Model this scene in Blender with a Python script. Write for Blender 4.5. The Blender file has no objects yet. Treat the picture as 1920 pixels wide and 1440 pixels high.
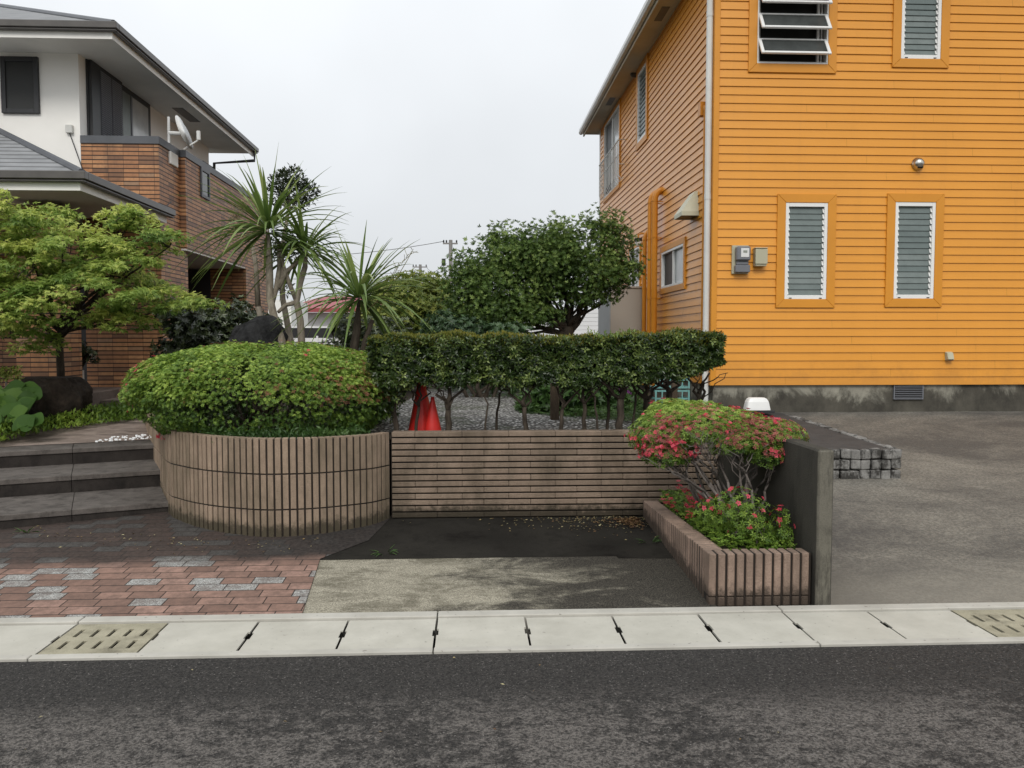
import bpy, bmesh, math, random
import numpy as np
from mathutils import Vector, Matrix
R = math.radians
random.seed(7)
RNG = np.random.default_rng(11)
SC = bpy.context.scene
COL = SC.collection

# ------------------------------------------------------------------ camera
F = 1560.0                      # focal length in pixels of the 1920 wide photograph
CAMZ = 1.6
PITCH = math.atan(85 / F)
YAW = math.atan(76 / math.hypot(F, 85))
cam_d = bpy.data.cameras.new('camera')
cam = bpy.data.objects.new('camera', cam_d)
COL.objects.link(cam)
cam_d.sensor_width = 36.0
cam_d.lens = F / 1920 * 36
cam_d.clip_end = 3000
cam_d.clip_start = 0.05
cam.location = (0, 0, CAMZ)
cam.rotation_euler = (R(90) - PITCH, 0, -YAW)
SC.camera = cam

# ------------------------------------------------------------------ overcast sky, soft sun, exposure
SUN_EL, SUN_AZ = R(40), R(186)   # azimuth measured from +Y clockwise: behind the camera
w = bpy.data.worlds.new('World'); SC.world = w; w.use_nodes = True
nt = w.node_tree; nt.nodes.clear()
def wn(t): return nt.nodes.new(t)
sky = wn('ShaderNodeTexSky'); sky.sky_type = 'NISHITA'; sky.sun_disc = False
sky.sun_elevation = SUN_EL; sky.sun_rotation = SUN_AZ
sky.air_density = 1.0; sky.dust_density = 4.0
hs = wn('ShaderNodeHueSaturation'); hs.inputs['Saturation'].default_value = 0.3
nt.links.new(sky.outputs[0], hs.inputs['Color'])
tc = wn('ShaderNodeTexCoord'); sx = wn('ShaderNodeSeparateXYZ')
nt.links.new(tc.outputs['Generated'], sx.inputs[0])
m0 = wn('ShaderNodeMath'); m0.operation = 'MAXIMUM'; m0.inputs[1].default_value = 0.0
nt.links.new(sx.outputs['Z'], m0.inputs[0])
m1 = wn('ShaderNodeMath'); m1.operation = 'MULTIPLY_ADD'; m1.inputs[1].default_value = 7.6; m1.inputs[2].default_value = 8.1
nt.links.new(m0.outputs[0], m1.inputs[0])
nz = wn('ShaderNodeTexNoise'); nz.inputs['Scale'].default_value = 2.2; nz.inputs['Detail'].default_value = 4
nt.links.new(tc.outputs['Generated'], nz.inputs['Vector'])
nr = wn('ShaderNodeMapRange'); nr.inputs['From Min'].default_value = 0.3; nr.inputs['From Max'].default_value = 0.7
nr.inputs['To Min'].default_value = 0.91; nr.inputs['To Max'].default_value = 1.07
nt.links.new(nz.outputs['Fac'], nr.inputs['Value'])
m2 = wn('ShaderNodeMath'); m2.operation = 'MULTIPLY'
nt.links.new(m1.outputs[0], m2.inputs[0]); nt.links.new(nr.outputs[0], m2.inputs[1])
vm = wn('ShaderNodeVectorMath'); vm.operation = 'SCALE'; vm.inputs[0].default_value = (0.965, 1.0, 1.035)
nt.links.new(m2.outputs[0], vm.inputs['Scale'])
mx = wn('ShaderNodeMix'); mx.data_type = 'RGBA'; mx.inputs['Factor'].default_value = 0.85
nt.links.new(hs.outputs[0], mx.inputs['A']); nt.links.new(vm.outputs[0], mx.inputs['B'])
bg = wn('ShaderNodeBackground'); bg.inputs['Strength'].default_value = 0.1
nt.links.new(mx.outputs['Result'], bg.inputs['Color'])
wo = wn('ShaderNodeOutputWorld'); nt.links.new(bg.outputs[0], wo.inputs['Surface'])

sd = bpy.data.lights.new('sun', 'SUN'); sd.energy = 1.5; sd.angle = R(18); sd.color = (1.0, 0.96, 0.9)
so = bpy.data.objects.new('sun', sd); COL.objects.link(so)
sdir = Vector((math.sin(SUN_AZ) * math.cos(SUN_EL), math.cos(SUN_AZ) * math.cos(SUN_EL), math.sin(SUN_EL)))
so.rotation_euler = sdir.to_track_quat('Z', 'Y').to_euler()
so.location = (-1, -6, 12)
vs = SC.view_settings
vs.view_transform = 'Standard'; vs.look = 'None'; vs.gamma = 1; vs.use_curve_mapping = False
vs.exposure = 0.0

# ------------------------------------------------------------------ measuring: a photograph pixel on a known real plane
CP, SP, CY, SY = math.cos(PITCH), math.sin(PITCH), math.cos(YAW), math.sin(YAW)
def ray(px, py):
    x, y = px - 960, 720 - py
    a, b, c = x, y * SP + F * CP, y * CP - F * SP
    return Vector((a * CY + b * SY, -a * SY + b * CY, c))
CAM = Vector((0, 0, CAMZ))
def atY(px, py, Y): d = ray(px, py); return CAM + d * (Y / d.y)
def atX(px, py, X): d = ray(px, py); return CAM + d * (X / d.x)
def atZ(px, py, Z): d = ray(px, py); return CAM + d * ((Z - CAMZ) / d.z)

# ------------------------------------------------------------------ mesh building
class MB:
    def __init__(s): s.v = []; s.f = []
    def add(s, vs, fs):
        n = len(s.v); s.v += [tuple(p) for p in vs]; s.f += [tuple(i + n for i in f) for f in fs]
    def quad(s, a, b, c, d): s.add([a, b, c, d], [(0, 1, 2, 3)])
    def box(s, x0, x1, y0, y1, z0, z1):
        s.add([(x0,y0,z0),(x1,y0,z0),(x1,y1,z0),(x0,y1,z0),(x0,y0,z1),(x1,y0,z1),(x1,y1,z1),(x0,y1,z1)],
              [(0,3,2,1),(4,5,6,7),(0,1,5,4),(1,2,6,5),(2,3,7,6),(3,0,4,7)])
    def obox(s, c, ax, ay, az):     # centre and three half-axis vectors
        c, ax, ay, az = map(Vector, (c, ax, ay, az))
        s.add([c-ax-ay-az, c+ax-ay-az, c+ax+ay-az, c-ax+ay-az, c-ax-ay+az, c+ax-ay+az, c+ax+ay+az, c-ax+ay+az],
              [(0,3,2,1),(4,5,6,7),(0,1,5,4),(1,2,6,5),(2,3,7,6),(3,0,4,7)])
    def prism(s, poly, z0, z1):     # poly counter-clockwise; z0/z1 numbers or functions of (x, y)
        n = len(poly)
        g = lambda z, p: z(p[0], p[1]) if callable(z) else z
        vs = [(p[0], p[1], g(z0, p)) for p in poly] + [(p[0], p[1], g(z1, p)) for p in poly]
        fs = [tuple(range(n - 1, -1, -1)), tuple(range(n, 2 * n))]
        fs += [(i, (i + 1) % n, n + (i + 1) % n, n + i) for i in range(n)]
        s.add(vs, fs)
    def tube(s, path, rad, n=8, cap=True):
        path = [Vector(p) for p in path]; m = len(path)
        if not isinstance(rad, (list, tuple)): rad = [rad] * m
        vs = []; up = None
        for i, p in enumerate(path):
            t = (path[min(i + 1, m - 1)] - path[max(i - 1, 0)])
            t = t.normalized() if t.length > 1e-9 else Vector((0, 0, 1))
            if up is None: up = t.orthogonal().normalized()
            up = (up - t * up.dot(t)); up = up.normalized() if up.length > 1e-6 else t.orthogonal().normalized()
            b = t.cross(up)
            for k in range(n):
                a = 2 * math.pi * k / n
                vs.append(p + (up * math.cos(a) + b * math.sin(a)) * rad[i])
        fs = [(i*n+k, i*n+(k+1)%n, (i+1)*n+(k+1)%n, (i+1)*n+k) for i in range(m-1) for k in range(n)]
        if cap: fs += [tuple(range(n-1, -1, -1)), tuple(range((m-1)*n, m*n))]
        s.add(vs, fs)
    def lathe(s, o, axis, prof, n=16):  # prof: (distance along axis, radius)
        o, axis = Vector(o), Vector(axis).normalized()
        s.tube([o + axis * h for h, r in prof], [max(r, 1e-4) for h, r in prof], n)

OFF = {}
def link(name, me, mat, parent):
    o = bpy.data.objects.new(name, me); COL.objects.link(o)
    if mat: me.materials.append(mat)
    if parent is not None:
        o.parent = parent
    return o
def base_of(parent):
    while parent is not None:
        if parent.name in OFF: return OFF[parent.name]
        parent = parent.parent
    return Vector((0, 0, 0))
def part(name, mb, mat, parent=None, smooth=False, bevel=0.0, label=None):
    off = base_of(parent)
    me = bpy.data.meshes.new(name)
    me.from_pydata([(p[0]-off.x, p[1]-off.y, p[2]-off.z) for p in mb.v], [], mb.f)
    if bevel > 0:
        bm = bmesh.new(); bm.from_mesh(me)
        bmesh.ops.recalc_face_normals(bm, faces=bm.faces)
        es = [e for e in bm.edges if len(e.link_faces) == 2 and e.calc_face_angle(0) > 0.6]
        bmesh.ops.bevel(bm, geom=es, offset=bevel, segments=1, affect='EDGES', clamp_overlap=True)
        bm.to_mesh(me); bm.free()
    if smooth: me.polygons.foreach_set('use_smooth', [True] * len(me.polygons))
    me.update()
    o = link(name, me, mat, parent)
    if label: o['label'] = label
    return o
def thing(name, label, cat, loc=(0, 0, 0), group=None):
    o = bpy.data.objects.new(name, None); COL.objects.link(o)
    o.location = loc; o.empty_display_size = 0.1
    OFF[o.name] = Vector(loc)
    return tag(o, label, cat, group)
def tag(o, label, cat, group=None, kind=None):
    if label: o['label'] = label
    if cat: o['category'] = cat
    if group: o['group'] = group
    if kind: o['kind'] = kind
    return o
def struct(name, mb, mat, **k):
    o = part(name, mb, mat, **k); o['kind'] = 'structure'; return o

# ------------------------------------------------------------------ materials
class NT:
    def __init__(s, name):
        s.m = bpy.data.materials.new(name); s.m.use_nodes = True
        s.t = s.m.node_tree; s.p = s.t.nodes['Principled BSDF']
        s.pos = s.n('ShaderNodeNewGeometry').outputs['Position']
    def n(s, t, **k):
        o = s.t.nodes.new(t)
        for a, b in k.items(): setattr(o, a, b)
        return o
    def l(s, a, b): s.t.links.new(a, b)
    def val(s, x, inp):
        if isinstance(x, (int, float, tuple)): inp.default_value = x
        else: s.l(x, inp)
    def math(s, op, a, b=0.0, c=0.0, clamp=False):
        o = s.n('ShaderNodeMath', operation=op); o.use_clamp = clamp
        s.val(a, o.inputs[0]); s.val(b, o.inputs[1]); s.val(c, o.inputs[2]); return o.outputs[0]
    def noise(s, scale, detail=4, rough=0.6, vec=None, dist=0.0):
        o = s.n('ShaderNodeTexNoise'); o.inputs['Scale'].default_value = scale
        o.inputs['Detail'].default_value = detail; o.inputs['Roughness'].default_value = rough; o.inputs['Distortion'].default_value = dist
        s.l(vec if vec is not None else s.pos, o.inputs['Vector']); return o.outputs['Fac']
    def scaled(s, v, vec=None):
        o = s.n('ShaderNodeVectorMath', operation='MULTIPLY'); s.l(vec if vec is not None else s.pos, o.inputs[0]); o.inputs[1].default_value = v
        return o.outputs[0]
    def rng(s, x, a, b, c=0.0, d=1.0, smooth=False):
        o = s.n('ShaderNodeMapRange'); o.clamp = True
        if smooth: o.interpolation_type = 'SMOOTHSTEP'
        s.val(x, o.inputs['Value'])
        for i, v in zip(('From Min', 'From Max', 'To Min', 'To Max'), (a, b, c, d)): o.inputs[i].default_value = v
        return o.outputs[0]
    def mix(s, f, a, b, mode='MIX'):
        o = s.n('ShaderNodeMix', data_type='RGBA', blend_type=mode)
        s.val(f, o.inputs['Factor'])
        for x, k in ((a, 'A'), (b, 'B')):
            if isinstance(x, tuple): x = x if len(x) == 4 else x + (1.0,)
            s.val(x, o.inputs[k])
        return o.outputs['Result']
    def ramp(s, x, stops):
        o = s.n('ShaderNodeValToRGB'); e = o.color_ramp.elements
        while len(e) < len(stops): e.new(0.5)
        for k, (p, c) in enumerate(stops): e[k].position = p; e[k].color = c + (1.0,)
        s.l(x, o.inputs['Fac']); return o.outputs['Color']
    def xyz(s, vec=None):
        o = s.n('ShaderNodeSeparateXYZ'); s.l(vec if vec is not None else s.pos, o.inputs[0]); return o.outputs
    def bump(s, h, strength, dist=0.01):
        o = s.n('ShaderNodeBump'); o.inputs['Strength'].default_value = strength; o.inputs['Distance'].default_value = dist
        s.l(h, o.inputs['Height']); s.l(o.outputs[0], s.p.inputs['Normal'])
    def out(s, col, rough=0.8, spec=0.4, metal=0.0):
        if isinstance(col, tuple): col = col if len(col) == 4 else col + (1.0,)
        s.val(col, s.p.inputs['Base Color']); s.val(rough, s.p.inputs['Roughness'])
        s.p.inputs['Specular IOR Level'].default_value = spec; s.p.inputs['Metallic'].default_value = metal
        return s.m

def plain(name, col, rough=0.6, var=0.15, scale=6.0, spec=0.4, metal=0.0, bump=0.0, bscale=60.0):
    n = NT(name)
    f = n.noise(scale, 5)
    c = n.mix(n.rng(f, 0.3, 0.7), tuple(x * (1 - var) for x in col), tuple(min(1, x * (1 + var)) for x in col))
    if bump: n.bump(n.noise(bscale, 3), bump, 0.01)
    return n.out(c, rough, spec, metal)

def leafmat(name, c0, c1, c2, rough=0.45, trans=0.35, spec=0.4):
    n = NT(name)
    a = n.n('ShaderNodeAttribute'); a.attribute_name = 'tone'
    c = n.ramp(a.outputs['Fac'], [(0.0, c0), (0.5, c1), (1.0, c2)])
    n.out(c, rough, spec)
    tr = n.n('ShaderNodeBsdfTranslucent'); n.l(c, tr.inputs['Color'])
    ms = n.n('ShaderNodeMixShader'); ms.inputs[0].default_value = trans
    n.l(n.p.outputs[0], ms.inputs[1]); n.l(tr.outputs[0], ms.inputs[2])
    n.l(ms.outputs[0], n.t.nodes['Material Output'].inputs['Surface'])
    return n.m

def mat_asphalt():
    n = NT('asphalt')
    x = n.xyz(); stv = n.scaled((1.0, 1.25, 1.0))
    big = n.noise(0.9, 4, 0.6); mid = n.noise(11, 8, 0.82, stv); fine = n.noise(85, 3, 0.75); grit = n.noise(48, 2, 0.6)
    band = n.rng(n.math('ADD', x['Y'], n.math('MULTIPLY', big, 0.5)), 3.65, 4.05, 1.0, 0.0, True)
    pt = n.math('ADD', n.math('MULTIPLY', big, 0.45), n.math('MULTIPLY', mid, 0.75))
    pf = n.math('MULTIPLY', n.rng(pt, 0.54, 0.64, smooth=True), band)
    c = n.mix(pf, (0.052, 0.048, 0.044), (0.165, 0.150, 0.136))
    c = n.mix(n.rng(fine, 0.40, 0.56), n.mix(0.75, c, (0.006, 0.006, 0.006)), c)
    c = n.mix(n.math('MULTIPLY', n.rng(grit, 0.34, 0.44, 1.0, 0.0), 0.55), c, (0.012, 0.011, 0.011))
    c = n.mix(n.math('MULTIPLY', n.rng(n.noise(95, 2, 0.6), 0.64, 0.72), 0.7), c, (0.30, 0.28, 0.26))
    n.bump(n.math('ADD', fine, n.math('MULTIPLY', grit, 1.2)), 1.0, 0.014)
    return n.out(c, 0.85, 0.25)
def mat_conc_panel(name, a, b, speck=0.5):
    n = NT(name)
    f = n.noise(3.5, 6, 0.65); g = n.noise(120, 2)
    c = n.mix(n.rng(f, 0.35, 0.7), a, b)
    sp = n.noise(34, 2, 0.5)
    c = n.mix(n.math('MULTIPLY', n.rng(sp, 0.68, 0.74), speck), c, (0.16, 0.15, 0.13))
    oi = n.n('ShaderNodeObjectInfo')
    c = n.mix(n.rng(oi.outputs['Random'], 0, 1, 0, 0.16), c, (0.36, 0.34, 0.29))
    n.bump(g, 0.25, 0.004)
    return n.out(c, 0.85, 0.3)
def mat_splitface(name, base, dark):
    n = NT(name)
    f = n.noise(9, 5); g = n.noise(95, 4, 0.7); isl = n.n('ShaderNodeNewGeometry').outputs['Random Per Island']
    c = n.mix(n.rng(f, 0.3, 0.7), tuple(x * 0.86 for x in base), tuple(x * 1.12 for x in base))
    c = n.mix(n.rng(isl, 0, 1, 0.0, 0.28), c, tuple(x * 0.55 for x in base))
    c = n.mix(n.math('MULTIPLY', n.rng(g, 0.5, 0.7), 0.45), c, tuple(x * 0.5 for x in base))
    st = n.noise(1.6, 5, 0.7, n.scaled((1.0, 1.0, 0.35)))
    c = n.mix(n.math('MULTIPLY', n.rng(st, 0.47, 0.66), 0.75), c, dark)
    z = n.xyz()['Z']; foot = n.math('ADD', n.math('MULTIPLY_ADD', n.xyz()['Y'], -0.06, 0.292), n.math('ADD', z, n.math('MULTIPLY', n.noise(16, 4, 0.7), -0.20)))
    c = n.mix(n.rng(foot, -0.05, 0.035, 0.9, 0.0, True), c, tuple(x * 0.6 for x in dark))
    n.bump(g, 0.9, 0.012)
    return n.out(c, 0.92, 0.2)
def mat_tile():
    n = NT('wall_tile')
    x = n.xyz(); u = n.math('ADD', x['X'], x['Y'])
    TW, TH = 0.228, 0.0640
    uu = n.math('DIVIDE', u, TW); vv = n.math('DIVIDE', x['Z'], TH)
    fu = n.math('FRACT', uu); fv = n.math('FRACT', vv)
    mu = n.math('LESS_THAN', fu, 0.028); mv = n.math('LESS_THAN', fv, 0.23)
    mask = n.math('MAXIMUM', mu, mv)
    cv = n.n('ShaderNodeCombineXYZ'); n.l(n.math('FLOOR', uu), cv.inputs[0]); n.l(n.math('FLOOR', vv), cv.inputs[1])
    wn_ = n.n('ShaderNodeTexWhiteNoise', noise_dimensions='2D'); n.l(cv.outputs[0], wn_.inputs['Vector'])
    c = n.ramp(wn_.outputs['Value'], [(0.0, (0.18, 0.095, 0.055)), (0.2, (0.34, 0.160, 0.075)), (0.6, (0.42, 0.200, 0.090)), (0.85, (0.50, 0.255, 0.118)), (1.0, (0.30, 0.185, 0.11))])
    c = n.mix(n.math('MULTIPLY', n.rng(n.noise(14, 4), 0.45, 0.75), 0.45), c, (0.13, 0.068, 0.042))
    st = n.noise(1.3, 5, 0.7, n.scaled((1.6, 1.6, 0.3)))
    c = n.mix(n.math('MULTIPLY', n.rng(st, 0.54, 0.72), 0.55), c, (0.055, 0.04, 0.032))
    c = n.mix(n.math('MULTIPLY', mv, 0.98), n.mix(n.math('MULTIPLY', mu, 0.8), c, (0.05, 0.028, 0.018)), (0.022, 0.012, 0.009))
    n.bump(n.math('SUBTRACT', 1.0, mask), 1.0, 0.012)
    return n.out(c, 0.5, 0.35)
def mat_brickpave():
    n = NT('brick_paving'); x = n.xyz()
    BW, BH = 0.198, 0.118
    row = n.math('FLOOR', n.math('DIVIDE', x['Y'], BH))
    half = n.math('MULTIPLY', row, 0.27)
    uu = n.math('ADD', n.math('DIVIDE', x['X'], BW), half); vv = n.math('DIVIDE', x['Y'], BH)
    fu = n.math('FRACT', uu); fv = n.math('FRACT', vv)
    mask = n.math('MAXIMUM', n.math('LESS_THAN', fu, 0.038), n.math('LESS_THAN', fv, 0.07))
    cv = n.n('ShaderNodeCombineXYZ'); n.l(n.math('FLOOR', uu), cv.inputs[0]); n.l(row, cv.inputs[1])
    wv = n.n('ShaderNodeTexWhiteNoise', noise_dimensions='2D'); n.l(cv.outputs[0], wv.inputs['Vector'])
    r = wv.outputs['Value']
    red = n.ramp(n.math('FRACT', n.math('MULTIPLY', r, 7.3)), [(0, (0.18, 0.110, 0.085)), (0.5, (0.255, 0.156, 0.120)), (1, (0.33, 0.208, 0.165))])
    g = n.noise(130, 3, 0.7)
    grey = n.mix(n.rng(g, 0.4, 0.62), (0.13, 0.13, 0.125), (0.50, 0.50, 0.47))
    c = n.mix(n.math('LESS_THAN', r, 0.27), red, grey)
    c = n.mix(n.math('MULTIPLY', n.rng(n.noise(12, 6, 0.8), 0.40, 0.60), 0.6), c, (0.095, 0.064, 0.052))
    c = n.mix(n.math('MULTIPLY', mask, 0.95), c, (0.026, 0.020, 0.017))
    wob = n.math('ADD', x['Y'], n.math('MULTIPLY', n.noise(2.2, 4), 0.32))
    wob = n.math('ADD', wob, n.math('MULTIPLY', x['X'], -0.02))
    grime = n.math('MULTIPLY', n.rng(wob, 5.82, 6.12, 0.0, 1.0, True), n.rng(n.math('ADD', x['X'], n.math('MULTIPLY', n.noise(3, 4), 0.8)), -1.7, -0.6, 0.86, 0.985, True))
    c = n.mix(grime, c, n.mix(n.rng(n.noise(40, 3), 0.35, 0.7), (0.014, 0.012, 0.011), (0.042, 0.036, 0.032)))
    n.bump(n.math('SUBTRACT', n.math('MULTIPLY', g, 0.25), mask), 0.6, 0.006)
    return n.out(c, 0.88, 0.25)
def mat_pad():
    n = NT('stained_concrete'); x = n.xyz()
    f = n.noise(2.0, 6, 0.7, n.scaled((0.7, 1.6, 1.0)), 0.6); g = n.noise(120, 3, 0.7); h = n.noise(26, 4, 0.7)
    c = n.mix(n.rng(g, 0.36, 0.64), (0.135, 0.122, 0.092), (0.41, 0.38, 0.30))
    k = n.noise(3.2, 6, 0.75, n.scaled((0.8, 1.7, 1)), 1.2); k2 = n.noise(16, 5, 0.75)
    c = n.mix(n.math('MULTIPLY', n.rng(n.math('ADD', k, n.math('MULTIPLY', k2, 0.35)), 0.62, 0.82), 0.68), c, (0.085, 0.076, 0.054))
    d = n.math('ADD', n.math('MULTIPLY', x['X'], 0.42), n.math('MULTIPLY', x['Y'], 0.10))
    s = n.math('ADD', n.math('ADD', d, n.math('MULTIPLY', f, 1.7)), n.math('MULTIPLY', h, 0.28))
    c = n.mix(n.rng(s, 1.42, 1.86, 0.0, 0.97, True), c, n.mix(n.rng(g, 0.4, 0.68), (0.018, 0.017, 0.015), (0.085, 0.076, 0.062)))
    n.bump(g, 0.5, 0.006)
    return n.out(c, 0.9, 0.1)
def mat_dirtyconc(name, a, b, dark, dscale=1.3, thr=(0.45, 0.7), stretch=(1, 1, 0.4), rough=0.9, amount=0.9, spec=0.25, inner=None):
    n = NT(name)
    f = n.noise(5, 6, 0.7); g = n.noise(110, 3, 0.7)
    c = n.mix(n.rng(f, 0.3, 0.7), a, b)
    c = n.mix(n.math('MULTIPLY', n.rng(g, 0.45, 0.7), 0.35), c, tuple(x * 0.5 for x in a))
    st = n.noise(dscale, 6, 0.72, n.scaled(stretch))
    c = n.mix(n.rng(st, thr[0], thr[1], 0.0, amount, True), c, dark)
    if inner: c = n.mix(n.rng(n.math('ADD', n.xyz()['Y'], n.math('MULTIPLY', f, .08)), inner, inner + .04, 0.0, 0.85, True), c, dark)  # past this depth, azalea shade and moss are painted dark together
    n.bump(g, 0.45, 0.006)
    return n.out(c, rough, spec)
def mat_foundation():
    n = NT('foundation_concrete'); x = n.xyz()
    f = n.noise(2.2, 6, 0.7, n.scaled((1, 1, 0.8))); g = n.noise(80, 3)
    c = n.mix(n.rng(f, 0.35, 0.7), (0.21, 0.20, 0.165), (0.34, 0.325, 0.265))
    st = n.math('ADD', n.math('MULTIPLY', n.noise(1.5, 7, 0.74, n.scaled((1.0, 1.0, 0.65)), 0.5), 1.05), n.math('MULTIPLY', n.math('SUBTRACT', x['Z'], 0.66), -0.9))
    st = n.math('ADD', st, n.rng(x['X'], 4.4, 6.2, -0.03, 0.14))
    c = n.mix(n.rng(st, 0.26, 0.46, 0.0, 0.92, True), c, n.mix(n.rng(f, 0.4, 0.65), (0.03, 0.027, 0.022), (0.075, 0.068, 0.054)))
    n.bump(g, 0.3, 0.005)
    return n.out(c, 0.9, 0.25)
def mat_driveway():
    n = NT('driveway_concrete'); x = n.xyz()
    f = n.noise(0.9, 7, 0.74, n.scaled((0.8, 1.1, 1.0)), 0.4); g = n.noise(95, 3, 0.7); h = n.noise(9, 6, 0.78)
    c = n.mix(n.rng(n.math('ADD', n.math('MULTIPLY', f, .7), n.math('MULTIPLY', h, .3)), 0.42, 0.60), (0.105, 0.097, 0.085), (0.27, 0.248, 0.205))
    c = n.mix(n.math('MULTIPLY', n.rng(h, 0.42, 0.66), 0.45), c, (0.075, 0.069, 0.062))
    c = n.mix(n.math('MULTIPLY', n.rng(n.noise(42, 5, 0.85), 0.44, 0.56), 0.6), c, (0.05, 0.046, 0.041))
    c = n.mix(n.math('MULTIPLY', n.rng(n.noise(60, 2, 0.6), 0.64, 0.74), 0.4), c, (0.36, 0.33, 0.28))
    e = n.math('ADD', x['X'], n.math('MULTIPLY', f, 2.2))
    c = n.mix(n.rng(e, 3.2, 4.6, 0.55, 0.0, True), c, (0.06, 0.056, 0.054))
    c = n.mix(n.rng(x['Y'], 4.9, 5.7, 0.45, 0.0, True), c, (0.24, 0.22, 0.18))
    n.bump(g, 0.6, 0.006)
    return n.out(c, 0.88, 0.25)
def mat_siding():
    n = NT('orange_siding'); x = n.xyz()
    f = n.noise(0.8, 5, 0.65); fine = n.noise(30, 3, 0.6, n.scaled((0.06, 0.06, 3)))
    c = n.mix(n.rng(f, 0.3, 0.7), (0.62, 0.258, 0.023), (0.69, 0.290, 0.029))
    c = n.mix(n.math('MULTIPLY', n.rng(fine, 0.4, 0.75), 0.18), c, (0.46, 0.175, 0.014))
    dirt = n.noise(1.7, 6, 0.75, n.scaled((1, 1, 3.0)))
    c = n.mix(n.math('MULTIPLY', n.rng(dirt, 0.62, 0.8), 0.22), c, (0.34, 0.13, 0.016))
    stk = n.noise(1.0, 5, 0.7, n.scaled((7, 7, 0.35)))
    c = n.mix(n.math('MULTIPLY', n.rng(stk, 0.56, 0.76), 0.20), c, (0.42, 0.175, 0.022))
    low = n.rng(n.math('ADD', n.xyz()['Z'], n.math('MULTIPLY', n.noise(2.5, 5, 0.75), -0.9)), 0.55, 0.85, 0.30, 0.0, True)
    c = n.mix(low, c, (0.30, 0.125, 0.02))
    return n.out(c, n.rng(n.noise(4, 3), 0.3, 0.7, 0.30, 0.36), 0.42)
def mat_louvre():
    n = NT('frosted_louvre_glass'); isl = n.n('ShaderNodeNewGeometry').outputs['Random Per Island']
    c = n.mix(isl, (0.105, 0.135, 0.128), (0.165, 0.195, 0.185))
    c = n.mix(n.math('MULTIPLY', n.rng(n.noise(7, 5, 0.7), 0.45, 0.7), 0.4), c, (0.07, 0.09, 0.085))
    return n.out(c, n.rng(isl, 0, 1, 0.2, 0.4), 0.45)
def mat_gravel():
    n = NT('white_gravel')
    v = n.n('ShaderNodeTexVoronoi'); v.inputs['Scale'].default_value = 32; n.l(n.pos, v.inputs['Vector'])
    g = n.noise(1.2, 5, 0.7)
    bw = n.n('ShaderNodeRGBToBW'); n.l(v.outputs['Color'], bw.inputs[0])
    c = n.ramp(bw.outputs[0], [(0, (0.09, 0.085, 0.08)), (0.45, (0.28, 0.27, 0.255)), (0.75, (0.60, 0.59, 0.56)), (1, (0.80, 0.78, 0.74))])
    c = n.mix(n.rng(v.outputs['Distance'], 0.25, 0.6, 0.0, 0.92), c, (0.03, 0.027, 0.023))
    c = n.mix(n.math('MULTIPLY', n.rng(g, 0.5, 0.68), 0.8), c, (0.05, 0.06, 0.028))
    n.bump(n.math('SUBTRACT', 1.0, v.outputs['Distance']), 1.0, 0.02)
    return n.out(c, 0.85, 0.3)
def mat_bark(name, a, b):
    n = NT(name)
    f = n.noise(28, 5, 0.7, n.scaled((1, 1, 0.3)))
    c = n.mix(n.rng(f, 0.35, 0.68), a, b)
    n.bump(f, 0.8, 0.012)
    return n.out(c, 0.9, 0.2)
def mat_rock(name, a, b):
    n = NT(name)
    f = n.noise(7, 7, 0.72); g = n.noise(38, 5, 0.75)
    c = n.mix(n.rng(f, 0.38, 0.7), a, b)
    n.bump(n.math('ADD', n.math('MULTIPLY', f, 1.3), g), 1.0, 0.03)
    return n.out(c, 0.9, 0.25)
def mat_roof():
    n = NT('roof_slate'); x = n.xyz()
    fz = n.math('FRACT', n.math('DIVIDE', x['Z'], 0.085))
    c = n.mix(n.rng(n.noise(3, 5), 0.3, 0.7), (0.17, 0.174, 0.178), (0.26, 0.264, 0.268))
    c = n.mix(n.rng(fz, 0.0, 0.34, 0.95, 0.0), c, (0.015, 0.015, 0.016))
    n.bump(fz, 0.7, 0.02)
    return n.out(c, 0.62, 0.4)

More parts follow.
